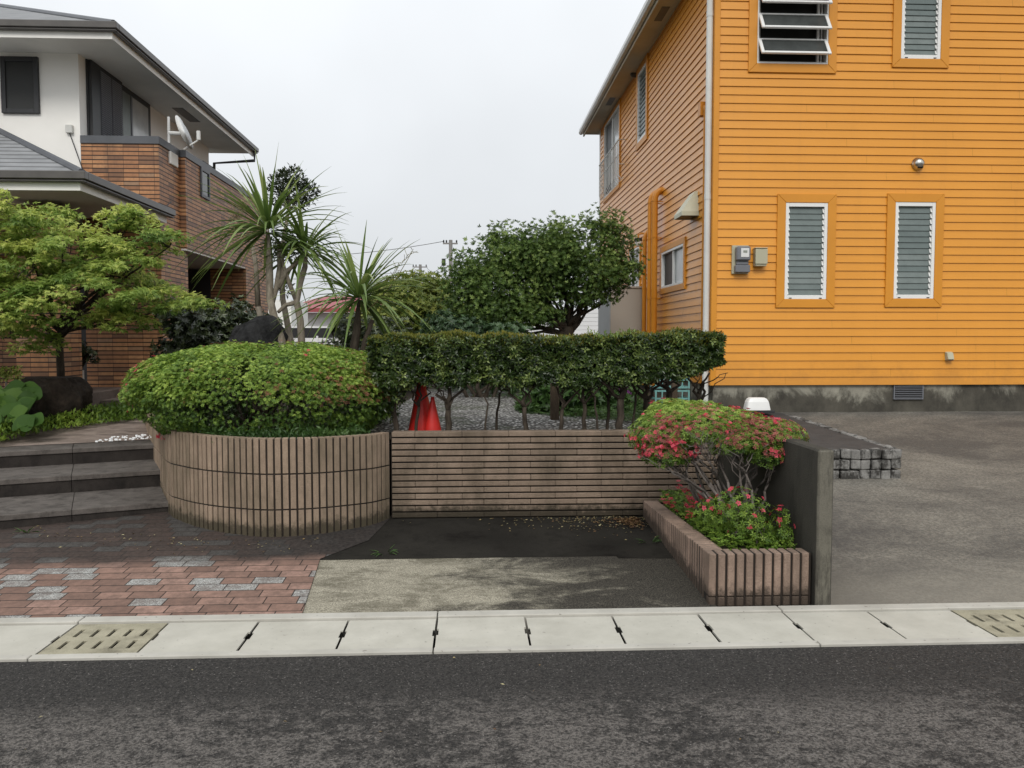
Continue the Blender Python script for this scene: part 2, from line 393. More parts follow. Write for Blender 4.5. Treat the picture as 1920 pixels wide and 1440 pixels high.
M = dict(
    asphalt=mat_asphalt(), panel=mat_conc_panel('gutter_concrete', (0.38, 0.365, 0.315), (0.475, 0.458, 0.40)),
    grate=mat_dirtyconc('grate_concrete', (0.25, 0.23, 0.165), (0.39, 0.36, 0.265), (0.10, 0.09, 0.065), 3.0, (0.5, 0.75), (1, 1, 1)),
    kerb=mat_conc_panel('kerb_concrete', (0.36, 0.345, 0.305), (0.47, 0.452, 0.405), 0.8),
    dark=plain('dark_void', (0.012, 0.011, 0.010), 0.95, 0.1),
    soil=plain('soil', (0.045, 0.036, 0.026), 0.95, 0.35, 9, 0.2, bump=0.8, bscale=40),
    split=mat_splitface('split_face_block', (0.285, 0.215, 0.160), (0.066, 0.056, 0.038)),
    splitpink=mat_splitface('split_face_rib', (0.37, 0.265, 0.205), (0.11, 0.085, 0.065)),
    splitrib=mat_splitface('split_face_curved', (0.35, 0.262, 0.190), (0.095, 0.082, 0.052)),
    joint=plain('dark_joint', (0.022, 0.016, 0.012), 0.95, 0.2),
    tile=mat_tile(), pave=mat_brickpave(), pad=mat_pad(),
    darkpad=mat_dirtyconc('blackened_concrete', (0.016, 0.015, 0.013), (0.036, 0.033, 0.028), (0.010, 0.009, 0.008), 2.5, (0.45, 0.7), (1, 1, 1), spec=0.04),
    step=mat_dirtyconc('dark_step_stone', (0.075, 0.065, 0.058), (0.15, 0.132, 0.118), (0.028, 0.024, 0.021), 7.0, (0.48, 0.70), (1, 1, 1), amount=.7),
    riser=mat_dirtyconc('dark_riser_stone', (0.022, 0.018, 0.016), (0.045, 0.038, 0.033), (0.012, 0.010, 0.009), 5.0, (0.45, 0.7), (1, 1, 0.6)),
    plateau=mat_dirtyconc('path_stone', (0.20, 0.155, 0.13), (0.36, 0.29, 0.25), (0.07, 0.055, 0.046), 3.0, (0.45, 0.7), (0.5, 2.0, 1)),
    porch=mat_dirtyconc('porch_tile', (0.16, 0.125, 0.105), (0.22, 0.175, 0.15), (0.09, 0.07, 0.06), 2.0, (0.5, 0.75), (1, 1, 1)),
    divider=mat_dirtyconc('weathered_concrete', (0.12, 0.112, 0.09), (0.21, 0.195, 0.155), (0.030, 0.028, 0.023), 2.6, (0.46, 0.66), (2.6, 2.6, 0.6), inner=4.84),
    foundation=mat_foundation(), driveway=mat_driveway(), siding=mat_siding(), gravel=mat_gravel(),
    bed=mat_dirtyconc('bed_asphalt', (0.045, 0.042, 0.040), (0.075, 0.070, 0.066), (0.085, 0.055, 0.04), 2.2, (0.58, 0.72), (1, 1, 1)),
    cobble=mat_dirtyconc('granite_sett', (0.10, 0.097, 0.09), (0.34, 0.33, 0.31), (0.025, 0.023, 0.02), 7, (0.44, 0.60), (1, 1, 0.8)),
    orange=plain('orange_paint', (0.59, 0.240, 0.020), 0.45, 0.06, 2),
    orangepipe=plain('orange_pipe_paint', (0.54, 0.21, 0.017), 0.4, 0.08, 3),
    white=plain('white_paint', (0.74, 0.74, 0.72), 0.4, 0.05, 2), alu=plain('white_aluminium', (0.72, 0.72, 0.70), 0.35, 0.03, 2),
    plaster=plain('white_plaster', (0.84, 0.825, 0.785), 0.85, 0.04, 1.2, 0.2, bump=0.15, bscale=50),
    soffit=plain('grey_soffit', (0.76, 0.75, 0.71), 0.8, 0.06, 1.5, 0.2),
    soffit2=plain('beige_soffit', (0.56, 0.51, 0.41), 0.8, 0.1, 1.5, 0.2),
    charcoal=plain('charcoal_metal', (0.028, 0.029, 0.031), 0.45, 0.15, 3), coping=plain('grey_coping', (0.085, 0.09, 0.10), 0.45, 0.15, 3),
    gutterbrown=plain('dark_gutter', (0.085, 0.078, 0.072), 0.35, 0.2, 4), gutterwhite=plain('pale_gutter', (0.58, 0.58, 0.55), 0.4, 0.08, 3),
    roof=mat_roof(),
    glassgrey=mat_louvre(), glasssash=plain('sash_reflection_glass', (0.055, 0.06, 0.058), 0.18, 0.25, 5, 0.6), glassdark=plain('dark_glass', (0.015, 0.017, 0.017), 0.06, 0.1, 2, 0.6),  # sash glass has its reflection painted in as a lighter base colour
    glasspale=plain('pale_curtained_glass', (0.45, 0.47, 0.47), 0.15, 0.12, 3, 0.6),
    insect=plain('insect_screen', (0.022, 0.023, 0.022), 0.5, 0.15, 40),
    steel=plain('stainless_steel', (0.55, 0.53, 0.48), 0.28, 0.1, 5, 0.5, 1.0), beigebox=plain('beige_plastic', (0.40, 0.38, 0.27), 0.5, 0.06, 4),
    metergrey=plain('meter_grey', (0.15, 0.155, 0.17), 0.4, 0.06, 4), meterlabel=plain('meter_label', (0.62, 0.62, 0.60), 0.5, 0.06, 30),
    lcd=plain('meter_display', (0.22, 0.235, 0.20), 0.3, 0.1, 5), hood=plain('pale_green_hood', (0.48, 0.475, 0.36), 0.45, 0.08, 4),
    shed=plain('taupe_panel', (0.33, 0.295, 0.25), 0.6, 0.05, 2), shedside=plain('grey_panel', (0.26, 0.27, 0.27), 0.6, 0.05, 2),
    cone=plain('red_plastic', (0.62, 0.028, 0.022), 0.4, 0.12, 6), teal=plain('teal_plastic', (0.13, 0.29, 0.27), 0.5, 0.12, 6),
    bark=mat_bark('dark_bark', (0.030, 0.023, 0.017), (0.075, 0.060, 0.045)), barkpale=mat_bark('pale_bark', (0.15, 0.125, 0.095), (0.30, 0.265, 0.21)),
    twig=mat_bark('grey_twig', (0.10, 0.085, 0.075), (0.24, 0.21, 0.19)), wood=mat_bark('old_post_wood', (0.055, 0.040, 0.028), (0.10, 0.075, 0.05)),
    rockbrown=mat_rock('brown_rock', (0.022, 0.017, 0.013), (0.065, 0.048, 0.036)), rockblack=mat_rock('black_lava', (0.012, 0.012, 0.0125), (0.06, 0.06, 0.062)),
    polegrey=plain('pole_concrete', (0.22, 0.21, 0.20), 0.8, 0.1), wire=plain('wire', (0.10, 0.10, 0.10), 0.6, 0.1),
    redroof=plain('red_roof_metal', (0.27, 0.05, 0.058), 0.5, 0.1, 1), blackwall=plain('black_wall', (0.018, 0.018, 0.019), 0.7, 0.2, 2),
    whitewall=plain('white_cladding', (0.72, 0.72, 0.72), 0.6, 0.04, 1), dish=plain('dish_white', (0.66, 0.66, 0.64), 0.45, 0.05, 3),
    lampglass=plain('lamp_globe', (0.70, 0.69, 0.64), 0.25, 0.05, 5), ground=plain('earth', (0.10, 0.09, 0.07), 0.95, 0.3, 0.6),
    # foliage: dark, middle, light
    f_maple=leafmat('maple_leaf', (0.11, 0.195, 0.04), (0.28, 0.39, 0.085), (0.60, 0.64, 0.17), 0.5, 0.5),
    f_azalea=leafmat('azalea_leaf', (0.042, 0.095, 0.014), (0.165, 0.27, 0.035), (0.40, 0.52, 0.095), 0.5, 0.33),
    f_azred=leafmat('azalea_old_bloom', (0.11, 0.045, 0.022), (0.21, 0.085, 0.04), (0.32, 0.13, 0.07), 0.6, 0.3),
    f_flower=leafmat('azalea_flower', (0.38, 0.022, 0.040), (0.54, 0.045, 0.075), (0.66, 0.11, 0.15), 0.5, 0.3),
    f_coral=leafmat('coral_bloom', (0.20, 0.055, 0.045), (0.36, 0.095, 0.085), (0.50, 0.16, 0.14), 0.6, 0.3),
    f_purple=leafmat('purple_flower', (0.16, 0.03, 0.18), (0.28, 0.06, 0.28), (0.42, 0.18, 0.40), 0.5, 0.3),
    f_hedge=leafmat('hedge_leaf', (0.014, 0.028, 0.007), (0.048, 0.084, 0.018), (0.22, 0.28, 0.075), 0.32, 0.25, 0.5),
    f_hedgetop=leafmat('hedge_new_leaf', (0.085, 0.100, 0.016), (0.165, 0.170, 0.026), (0.27, 0.225, 0.035), 0.4, 0.35),
    f_tree=leafmat('evergreen_leaf', (0.030, 0.058, 0.012), (0.095, 0.160, 0.034), (0.27, 0.36, 0.10), 0.45, 0.34, 0.28),
    f_light=leafmat('yellow_green_leaf', (0.055, 0.095, 0.018), (0.15, 0.20, 0.04), (0.33, 0.36, 0.085), 0.45, 0.4),
    f_blue=leafmat('blue_green_leaf', (0.020, 0.044, 0.016), (0.044, 0.085, 0.034), (0.09, 0.15, 0.065), 0.4, 0.2),
    f_dark=leafmat('dark_shrub_leaf', (0.012, 0.020, 0.008), (0.030, 0.045, 0.016), (0.10, 0.125, 0.05), 0.28, 0.18, 0.55),
    f_cord=leafmat('cordyline_leaf', (0.05, 0.095, 0.02), (0.14, 0.21, 0.05), (0.33, 0.38, 0.13), 0.4, 0.3),
    f_lig=leafmat('round_leaf', (0.024, 0.058, 0.010), (0.046, 0.098, 0.016), (0.080, 0.145, 0.026), 0.6, 0.25, 0.2),
    f_cover=leafmat('ground_cover_leaf', (0.06, 0.12, 0.016), (0.16, 0.26, 0.034), (0.30, 0.40, 0.06), 0.5, 0.35),
    f_fern=leafmat('fern_leaf', (0.022, 0.050, 0.012), (0.050, 0.105, 0.024), (0.10, 0.175, 0.045), 0.45, 0.3),
    f_litter=leafmat('dry_leaf', (0.12, 0.06, 0.025), (0.24, 0.18, 0.08), (0.46, 0.42, 0.24), 0.7, 0.1),
    f_pile=leafmat('brown_leaf', (0.05, 0.025, 0.012), (0.13, 0.065, 0.028), (0.24, 0.15, 0.06), 0.8, 0.05),
    f_seed=leafmat('flower_spray', (0.22, 0.20, 0.09), (0.34, 0.31, 0.16), (0.46, 0.42, 0.25), 0.6, 0.3),
)

# ------------------------------------------------------------------ foliage
def unit(a): return a / np.maximum(np.linalg.norm(a, axis=1, keepdims=True), 1e-9)
def rand_unit(n): return unit(RNG.normal(size=(n, 3)))
def mesh_np(name, V, Fc, tone, mat, parent, smooth=False):
    """V (n,3) world points, Fc (m,k) equal-sized faces, tone per vertex"""
    off = base_of(parent)
    V = np.asarray(V, np.float32) - np.array(off, np.float32)
    me = bpy.data.meshes.new(name); k = Fc.shape[1]
    me.vertices.add(len(V)); me.vertices.foreach_set('co', V.ravel())
    me.loops.add(Fc.size); me.loops.foreach_set('vertex_index', Fc.astype(np.int32).ravel())
    me.polygons.add(len(Fc)); me.polygons.foreach_set('loop_start', np.arange(0, Fc.size, k, dtype=np.int32))
    me.polygons.foreach_set('loop_total', np.full(len(Fc), k, np.int32))
    if smooth: me.polygons.foreach_set('use_smooth', np.ones(len(Fc), bool))
    at = me.attributes.new('tone', 'FLOAT', 'POINT'); at.data.foreach_set('value', np.clip(tone, 0, 1).astype(np.float32))
    me.update(calc_edges=True)
    return link(name, me, mat, parent)
def leaves(name, P, D, N, L, W, tone, mat, parent, fold=0.22):
    D = unit(D); S = unit(np.cross(D, N)); N2 = np.cross(S, D)
    L = np.broadcast_to(L, (len(P),))[:, None]; W = np.broadcast_to(W, (len(P),))[:, None]
    mid = P + D * L * 0.45
    a = mid + S * W * 0.5 + N2 * W * fold; b = mid - S * W * 0.5 + N2 * W * fold
    V = np.stack([P, a, P + D * L - N2 * L * 0.08, b], 1).reshape(-1, 3)
    i = np.arange(len(P))[:, None] * 4
    Fc = np.concatenate([i + np.array([[0, 1, 2]]), i + np.array([[0, 2, 3]])], 0)
    return mesh_np(name, V, Fc, np.repeat(tone, 4), mat, parent)
def lumps(P, s, amp, seed=0):
    r = np.random.default_rng(seed); v = np.zeros(len(P))
    for k in range(5):
        q = r.normal(size=3) * s * (1 + 0.5 * k); v += np.sin(P @ q + r.uniform(0, 6.28)) / (1 + 0.5 * k)
    return v * amp / 2.2
def crown_pts(blobs, n, depth=0.35, amp=0.16, s=4.0, seed=0, low=-0.6):
    """points scattered through the outer part of a union of ellipsoids, with the outward direction"""
    C = np.array([b[0] for b in blobs], float); Rr = np.array([b[1] if hasattr(b[1], '__len__') else (b[1],) * 3 for b in blobs], float)
    wgt = (Rr.prod(1)) ** (2 / 3); wgt /= wgt.sum()
    P, O = [], []; need = n
    while need > 0:
        k = RNG.choice(len(blobs), size=int(need * 1.7) + 50, p=wgt)
        d = rand_unit(len(k)); d = d[d[:, 2] > low] ; k = k[:len(d)]
        r = 1 - depth * RNG.random(len(d)) ** 1.6
        p = C[k] + d * Rr[k] * r[:, None] * (1 + lumps(d * Rr[k] + C[k], s, amp, seed))[:, None]
        inside = np.zeros(len(p), bool)
        for j in range(len(blobs)):
            q = np.linalg.norm((p - C[j]) / Rr[j], axis=1)
            inside |= (q < 1 - depth * 1.15) & (k != j)
        p, d, kk = p[~inside], d[~inside], k[~inside]
        P.append(p); O.append(unit(d / Rr[kk])); need -= len(p)
    return np.concatenate(P)[:n], np.concatenate(O)[:n]
def foliage(name, P, O, L, W, mat, parent, up=0.35, rnd=0.7, tlo=0.15, thi=0.85, clump=0.35, cs=5.0, seed=1, droop=0.0):
    n = len(P)
    D = unit(O * 0.8 + rand_unit(n) * rnd + np.array([0, 0, up - droop]))
    Nn = unit(O * 0.5 + rand_unit(n) * 0.8 + np.array([0, 0, 0.7]))
    t = tlo + (thi - tlo) * np.clip(RNG.normal(0.45, 0.22, n) + lumps(P, cs, clump, seed), 0, 1)
    return leaves(name, P, D, Nn, L * RNG.uniform(0.7, 1.25, n), W * RNG.uniform(0.75, 1.2, n), t, mat, parent)
def rosettes(name, P, O, L, W, mat, parent, k=5, tone=None, open_=0.9, up=0.4, jit=0.5):
    n = len(P)
    A = unit(O + rand_unit(n) * jit + np.array([0, 0, up])); T = unit(np.cross(A, rand_unit(n))); B = np.cross(A, T)
    if tone is None: tone = np.clip(RNG.normal(0.5, 0.2, n) + lumps(P, 5, 0.3, 3), 0, 1)
    Ps, Ds, Ns, Ls, Ts = [], [], [], [], []
    ph = RNG.uniform(0, 6.28, n)
    for j in range(k):
        a = ph + j * 2 * math.pi / k
        r = np.cos(a)[:, None] * T + np.sin(a)[:, None] * B
        Ps.append(P + r * 0.002); Ds.append(unit(r * open_ + A * (1.1 - open_))); Ns.append(A)
        Ls.append(L * RNG.uniform(0.75, 1.2, n)); Ts.append(np.clip(tone + RNG.uniform(-0.1, 0.1, n), 0, 1))
    Ls = np.concatenate(Ls)
    o = leaves(name, np.concatenate(Ps), np.concatenate(Ds), np.concatenate(Ns), Ls, Ls * W, np.concatenate(Ts), mat, parent)
    if parent is not None and ('flower' in name or 'bloom' in name): o['kind'] = 'stuff'
    return o
def maple_leaves(name, P, O, L, mat, parent, tone):
    n = len(P)
    D = unit(O * 0.7 + rand_unit(n) * 0.55 + np.array([0, 0, -0.25])); Nn = unit(rand_unit(n) * 0.45 + np.array([0, -0.15, 1.0]))
    S = unit(np.cross(D, Nn)); Ps, Ds, Ls = [], [], []
    size = L * RNG.uniform(0.7, 1.2, n)
    for a, l in ((-1.35, .55), (-0.68, .85), (0, 1.0), (0.68, .85), (1.35, .55)):
        Ps.append(P); Ds.append(D * math.cos(a) + S * math.sin(a)); Ls.append(size * l)
    Ls = np.concatenate(Ls)
    return leaves(name, np.concatenate(Ps), np.concatenate(Ds), np.tile(Nn, (5, 1)), Ls, Ls * 0.34, np.tile(tone, 5), mat, parent, fold=0.1)
def straps(name, base, n, L, W, mat, parent, lo=-0.35, hi=1.0, droop=0.55, seed=0, seg=7):
    r = np.random.default_rng(seed); V, Fc, T = [], [], []
    for i in range(n):
        z = lo + (hi - lo) * r.random() ** 0.85; a = r.uniform(0, 6.28); h = math.sqrt(max(0.02, 1 - z * z))
        d = np.array([h * math.cos(a), h * math.sin(a), z]); l = L * r.uniform(0.72, 1.12); wd = W * r.uniform(0.75, 1.1)
        dr = droop * r.uniform(0.4, 1.3) * h
        s = np.cross(d, [0, 0, 1]); s = s / max(1e-6, np.linalg.norm(s)) if np.linalg.norm(s) > 1e-4 else np.array([1., 0, 0])
        tw = r.uniform(-0.5, 0.5); b0 = len(V); t0 = np.clip(r.normal(0.5, 0.22), 0, 1)
        if r.random() < 0.04: t0 = 1.0
        for k in range(seg + 1):
            t = k / seg
            p = np.array(base) + d * (0.04 + l * t) + np.array([0, 0, -1.0]) * dr * l * t ** 2.4
            wk = wd * (0.45 + 2.2 * t if t < 0.25 else 1.0) * (1.0 if t < 0.45 else max(0.04, 1 - (t - 0.45) / 0.55) ** 0.8)
            nrm = np.cross(s, d); ss = s * math.cos(tw * t) + nrm * math.sin(tw * t)
            V += [p - ss * wk / 2 + nrm * wk * 0.22, p, p + ss * wk / 2 + nrm * wk * 0.22]; T += [t0 * 0.8 + 0.15 * t] * 3
            if k < seg:
                q = b0 + k * 3
                Fc += [(q, q + 1, q + 4, q + 3), (q + 1, q + 2, q + 5, q + 4)]
    return mesh_np(name, np.array(V), np.array(Fc), np.array(T), mat, parent, True)
def wob_path(a, b, n=6, amp=0.05, seed=0, sag=0.0):
    r = random.Random(seed); a, b = Vector(a), Vector(b); out = []
    for i in range(n):
        t = i / (n - 1); q = a.lerp(b, t)
        k = amp * math.sin(math.pi * t) if 0 < i < n - 1 else 0
        out.append(q + Vector((r.uniform(-1, 1), r.uniform(-1, 1), r.uniform(-.4, .4))) * k + Vector((0, 0, -sag * 4 * t * (1 - t))))
    return out
def limb(mb, a, b, r0, r1, n=6, amp=0.06, seed=0, k=8):
    p = wob_path(a, b, n, amp, seed)
    mb.tube(p, [r0 + (r1 - r0) * i / (n - 1) for i in range(n)], k)
def rock(name, c, rx, ry, rz, mat, label, seed, squash=None):
    bm = bmesh.new(); bmesh.ops.create_icosphere(bm, subdivisions=5, radius=1)
    P = np.array([v.co[:] for v in bm.verts])
    r = 1 + lumps(P, 2.2, 0.17, seed) + lumps(P, 6, 0.11, seed + 1) + lumps(P, 15, 0.05, seed + 2) + lumps(P, 34, 0.025, seed + 3)
    P = P * r[:, None]
    if squash is not None: P = squash(P)
    mb = MB(); off = Vector(c)
    mb.v = [(p[0] * rx + c[0], p[1] * ry + c[1], p[2] * rz + c[2]) for p in P]
    mb.f = [tuple(v.index for v in f.verts) for f in bm.faces]; bm.free()
    return tag(part(name, mb, mat, smooth=True), label, 'rock')

# ================================================================== GROUND
def lot_z(x, y): return max(0.0, 0.06 * (y - 4.865))
def drive_z(x, y): return max(0.0, 0.119 * (y - 4.865))
def garden_z(x, y): return 0.55 + 0.05 * max(0, min(3.2, y - 8.0))
YARD = 0.80
m = MB(); m.quad((-900, -900, -0.35), (900, -900, -0.35), (900, 1500, -0.35), (-900, 1500, -0.35)); struct('ground', m, M['ground'])
m = MB(); m.quad((-60, -12, -0.012), (60, -12, -0.012), (60, 4.17, -0.004), (-60, 4.17, -0.004)); struct('road', m, M['asphalt'])
# gutter channel, kerb strips and covers
G0, G1, G2, G3 = 4.17, 4.23, 4.70, 4.79
PCH, X0 = 0.503, -0.2
m = MB(); m.box(-60, 60, G0, G3, -0.60, -0.45); m.box(-60, 60, G0 + .001, G1 - .006, -.449, -.121); m.box(-60, 60, G2 + .006, G3 - .001, -.449, -.121); struct('gutter_channel', m, M['dark'])
m = MB(); xs = [-60] + [X0 + PCH * k for k in range(-20, 22, 4)] + [60]
for a, b in zip(xs[:-1], xs[1:]):
    m.box(a + .003, b - .003, G0, G1 - .004, -0.12, 0.012); m.box(a + .003, b - .003, G2 + .004, G3, -0.12, 0.014)
struct('gutter_kerb', m, M['kerb'], bevel=0.004)
m = MB(); m.box(-60, X0 + PCH * -6 - .004, G1, G2, -0.12, 0.0); m.box(X0 + PCH * 9 + .004, 60, G1, G2, -0.12, 0.0)
struct('gutter_slab', m, M['panel'])
cover_labels = {
 -6: 'pale concrete gutter cover beyond the left grate, farthest left of all',
 -5: 'pale concrete gutter cover just left of the slotted grate below the brick paving',
 -3: 'pale concrete gutter cover just right of the slotted grate below the brick paving',
 -2: 'pale concrete gutter cover in front of the right edge of the red brick paving',
 -1: 'pale concrete gutter cover in front of the lightest left part of the parking pad',
 0: 'pale concrete gutter cover in front of the middle of the stained parking pad',
 1: 'pale concrete gutter cover in front of the dark right half of the parking pad',
 2: 'pale concrete gutter cover reaching from the dark pad to the low ribbed planter corner',
 3: 'pale concrete gutter cover directly in front of the low pink ribbed planter',
 4: 'pale concrete gutter cover in front of the upright concrete divider wall',
 5: 'pale concrete gutter cover just left of the slotted grate below the driveway',
 7: 'pale concrete gutter cover just right of the slotted grate below the driveway',
 8: 'pale concrete gutter cover farthest right along the driveway'}
def cover_poly(a, b):
    h = 0.10; mid = (G1 + G2) / 2 + 0.01; d = 0.010
    a += 0.0065; b -= 0.0065
    return [(a, G1 + .002), (b, G1 + .002), (b, mid - h/2), (b - d, mid - h/2), (b - d, mid + h/2), (b, mid + h/2), (b, G2 - .002), (a, G2 - .002), (a, mid + h/2), (a + d, mid + h/2), (a + d, mid - h/2), (a, mid - h/2)]
for k in range(-6, 9):
    a = X0 + PCH * k; b = a + PCH
    if k in (-4, 6):
        m = MB(); nsl = 5
        ys = [G1 + .003, G1 + 0.09, G1 + 0.205, G1 + 0.265, G1 + 0.38, G2 - .003]
        a0, b0 = a + .006, b - .006
        m.box(a0, b0, ys[0], ys[1], -.011, 0); m.box(a0, b0, ys[2], ys[3], -.011, 0.0); m.box(a0, b0, ys[4], ys[5], -.011, 0)
        sw = 0.022; st = (b0 - a0) / (nsl + 0.6); xs = [a0 + st * (i + 0.8) for i in range(nsl)]
        for y0, y1, sh in ((ys[1], ys[2], 0), (ys[3], ys[4], 0)):
            edges = [a0] + sum([[x - sw / 2, x + sw / 2] for x in xs], []) + [b0]
            for q in range(0, len(edges), 2): m.box(edges[q], edges[q + 1], y0, y1, -.011, 0.0)
        o = part('drain_grate', m, M['grate'])
        tag(o, 'yellowish slotted concrete drain grate ' + ('below the brick paving' if k == -4 else 'below the driveway'), 'drain grate', 'slotted drain grates in the gutter')
    else:
        m = MB(); m.prism(cover_poly(a, b), -0.009, RNG.uniform(-0.003, 0.003))
        tag(part('gutter_cover', m, M['panel']), cover_labels[k], 'gutter cover', 'concrete covers of the roadside gutter')

# lower lot: pad, dark strip, brick paving
LY = 6.81
e0, e1, e2 = (-0.986, 4.804), (-1.061, 5.80), (-0.775, 6.22)
def sheet(name, poly, zf, mat, dz=0.0, sub=1):
    m = MB(); m.add([(p[0], p[1], zf(p[0], p[1]) + dz) for p in poly], [tuple(range(len(poly)))]); return struct(name, m, mat)
sheet('parking_pad', [e0, (1.46, 4.804), (1.44, 6.9), (-1.4, 6.9), e1], lot_z, M['pad'])
sheet('dark_pad_strip', [(-1.3, 5.79), (1.02, 5.79), (1.03, 5.74), (1.44, 5.72), (1.44, 6.9), (-1.3, 6.9)], lot_z, M['darkpad'], 0.004)
sheet('brick_paving', [(-9, 4.798), e0, e1, e2, (-0.66, 6.9), (-9, 6.9)], lot_z, M['pave'], 0.008)
sheet('brick_paving_back', [(-9, 6.9), (-2.0, 6.9), (-2.0, 8.2), (-9, 8.2)], lot_z, M['pave'], 0.008)
# yard behind the wall and far ground
m = MB()
m.add([(-.6, 6.95, YARD - .09), (2.05, 6.95, YARD - .09), (2.05, 20, YARD - .01), (-3.0, 20, YARD - .01), (-3.0, 9.6, .74), (-2.2, 8.2, .72)], [tuple(range(6))])
m.quad((-12, 20, YARD), (40, 20, YARD), (40, 34, YARD), (-12, 34, YARD)); m.quad((2.08, 10.6, YARD-.06), (2.95, 10.6, YARD-.06), (2.95, 20, YARD), (2.08, 20, YARD))
struct('yard_soil', m, M['soil'])
gv = MB()
gp = [(-1.2, 6.98), (2.05, 6.98), (2.05, 7.6), (0.9, 8.2), (0.75, 9.6), (0.9, 11.4), (0.2, 13.2), (-0.7, 13.0), (-0.9, 9.5)]
gp = [(-1.2, 6.98), (2.05, 6.98), (2.05, 8.2), (-1.05, 8.2)]; gv.add([(x, y, .722 if y < 7 else .8) for x, y in gp], [(0, 1, 2, 3)])
gp = [(2.05, 8.2), (0.9, 8.6), (0.75, 9.6), (0.9, 11.4), (0.2, 13.2), (-0.7, 13.0), (-0.9, 9.5), (-1.05, 8.2)]; gv.add([(x, y, .8 + .002 * (y - 8.2)) for x, y in gp], [tuple(range(8))]); struct('gravel', gv, M['gravel'])
# driveway
m = MB()
NX, NY = 2, 6
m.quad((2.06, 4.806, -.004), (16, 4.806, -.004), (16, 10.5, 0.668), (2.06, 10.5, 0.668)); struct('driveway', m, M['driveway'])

# left garden: steps and path
d0 = Vector((1.17, 0.51, 0)).normalized()
E = [((-2.548, 7.088), .225), ((-2.90, 7.843), .38), ((-3.204, 8.524), .535)]
st = thing('stone_steps', 'three broad dark stained stone steps beside the curved ribbed planter', 'steps', (-3.9, 7.0, 0.1))
for i, ((rx, ry), z) in enumerate(E):
    p = Vector((rx, ry, 0)); far = p - d0 * 6; back = Vector((-0.51, 1.17, 0)).normalized(); dep = 1.3 if i < 2 else 0.55
    m, mt = MB(), MB(); q = p + d0 * 0.25
    L_ = (q - far).length; k = 0; s0 = 0.0
    while s0 < L_:
        s1 = min(L_, s0 + (1.17 if k else .98)); a = q - d0 * s0 - d0 * 0.0015; b = q - d0 * s1 + d0 * 0.0015
        for mm, off, zz0, zz1 in ((m, .012, 0.0 if i == 0 else z - 0.3, z - .046), (mt, 0, z - .045, z + 0.001 * (k % 2))):
            a_, b_, aa, bb = a + back * off, b + back * off, a + back * dep, b + back * dep
            mm.prism([(b_.x, b_.y), (a_.x, a_.y), (aa.x, aa.y), (bb.x, bb.y)], zz0, zz1)
        s0 = s1; k += 1
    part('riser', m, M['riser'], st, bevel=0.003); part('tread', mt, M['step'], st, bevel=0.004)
p3 = Vector((-3.204, 8.524, 0)) + Vector((-0.47, 1.0, 0)).normalized() * 0.4
m = MB(); a = p3 + d0 * 0.35; b = p3 - d0 * 7
m.add([(b.x, b.y, .541), (a.x, a.y, .541), (-3.3, 9.5, .60), (-3.9, 10.4, .655), (-10, 10.4, .655), (-10, 9, .58)], [tuple(range(6))]); struct('garden_path', m, M['plateau'])
m = MB(); m.quad((-14, 10.1, .62), (-3.8, 10.1, .62), (-3.6, 14, .74), (-14, 14, .74)); m.quad((-14, 14, .74), (-3, 14, .74), (-3, 24, .78), (-14, 24, .78)); struct('garden_soil', m, M['soil'])
m = MB()
for _ in range(70):
    x = RNG.uniform(-3.75, -3.3); y = RNG.uniform(8.62, 9.1) + (x + 3.3) * 0.5; r = RNG.uniform(.006, .014)
    m.obox((x, y, .575 + r * .3), (r, r * .3, 0), (-r * .3, r, 0), (0, 0.001, r * .6))
o = part('white_pebbles', m, M['whitewall'], bevel=0.003); tag(o, 'small white pebbles scattered on the path beside the planter end', 'pebbles', kind='stuff')

# ================================================================== CURVED PLANTER (vertical ribs)
ctrl = [(-0.67, 6.83), (-0.79, 6.64), (-0.98, 6.50), (-1.168, 6.395), (-1.361, 6.34), (-1.557, 6.327), (-1.778, 6.395), (-2.012, 6.512), (-2.20, 6.65), (-2.357, 6.80), (-2.527, 7.023), (-2.90, 7.84), (-3.20, 8.50), (-3.5, 9.16), (-3.8, 9.85)]
def dense(ctrl, step=0.01):
    out = []
    P = [Vector((x, y, 0)) for x, y in ctrl]
    for i in range(len(P) - 1):
        p0, p1, p2, p3 = P[max(i-1, 0)], P[i], P[i+1], P[min(i+2, len(P)-1)]
        n = max(2, int((p2 - p1).length / step))
        for k in range(n):
            t = k / n
            out.append(0.5 * ((2*p1) + (p2-p0)*t + (2*p0-5*p1+4*p2-p3)*t*t + (3*p1-p0-3*p2+p3)*t**3))
    out.append(P[-1]); return out
cur = dense(ctrl)
cum = [0.0]
for a, b in zip(cur[:-1], cur[1:]): cum.append(cum[-1] + (b - a).length)
def on_curve(s):
    import bisect
    i = min(max(bisect.bisect(cum, s) - 1, 0), len(cur) - 2)
    t = (s - cum[i]) / max(1e-9, cum[i+1] - cum[i]); p = cur[i].lerp(cur[i+1], t); d = (cur[i+1] - cur[i]).normalized()
    return p, d, Vector((d.y, -d.x, 0)) * -1     # inward normal computed below
TOT = cum[-1]
def ptop(s): return 0.835 + 0.012 * min(1, s / 0.9) - 0.11 * max(0, (s - 2.1) / (TOT - 2.1))
pl = thing('curved_planter', 'tall curved planter wall of beige ribbed split blocks holding the round azalea', 'planter', (-1.6, 6.4, 0.1))
m = MB(); wall_v = []; 
ns = int(TOT / 0.03)
inner, outer = [], []
for i in range(ns + 1):
    s = TOT * i / ns; p, d, _ = on_curve(s); nin = Vector((d.y, -d.x, 0))     # curve runs from right to left with garden on its right hand
    outer.append((p + nin * 0.009, s)); inner.append((p + nin * 0.15, s))
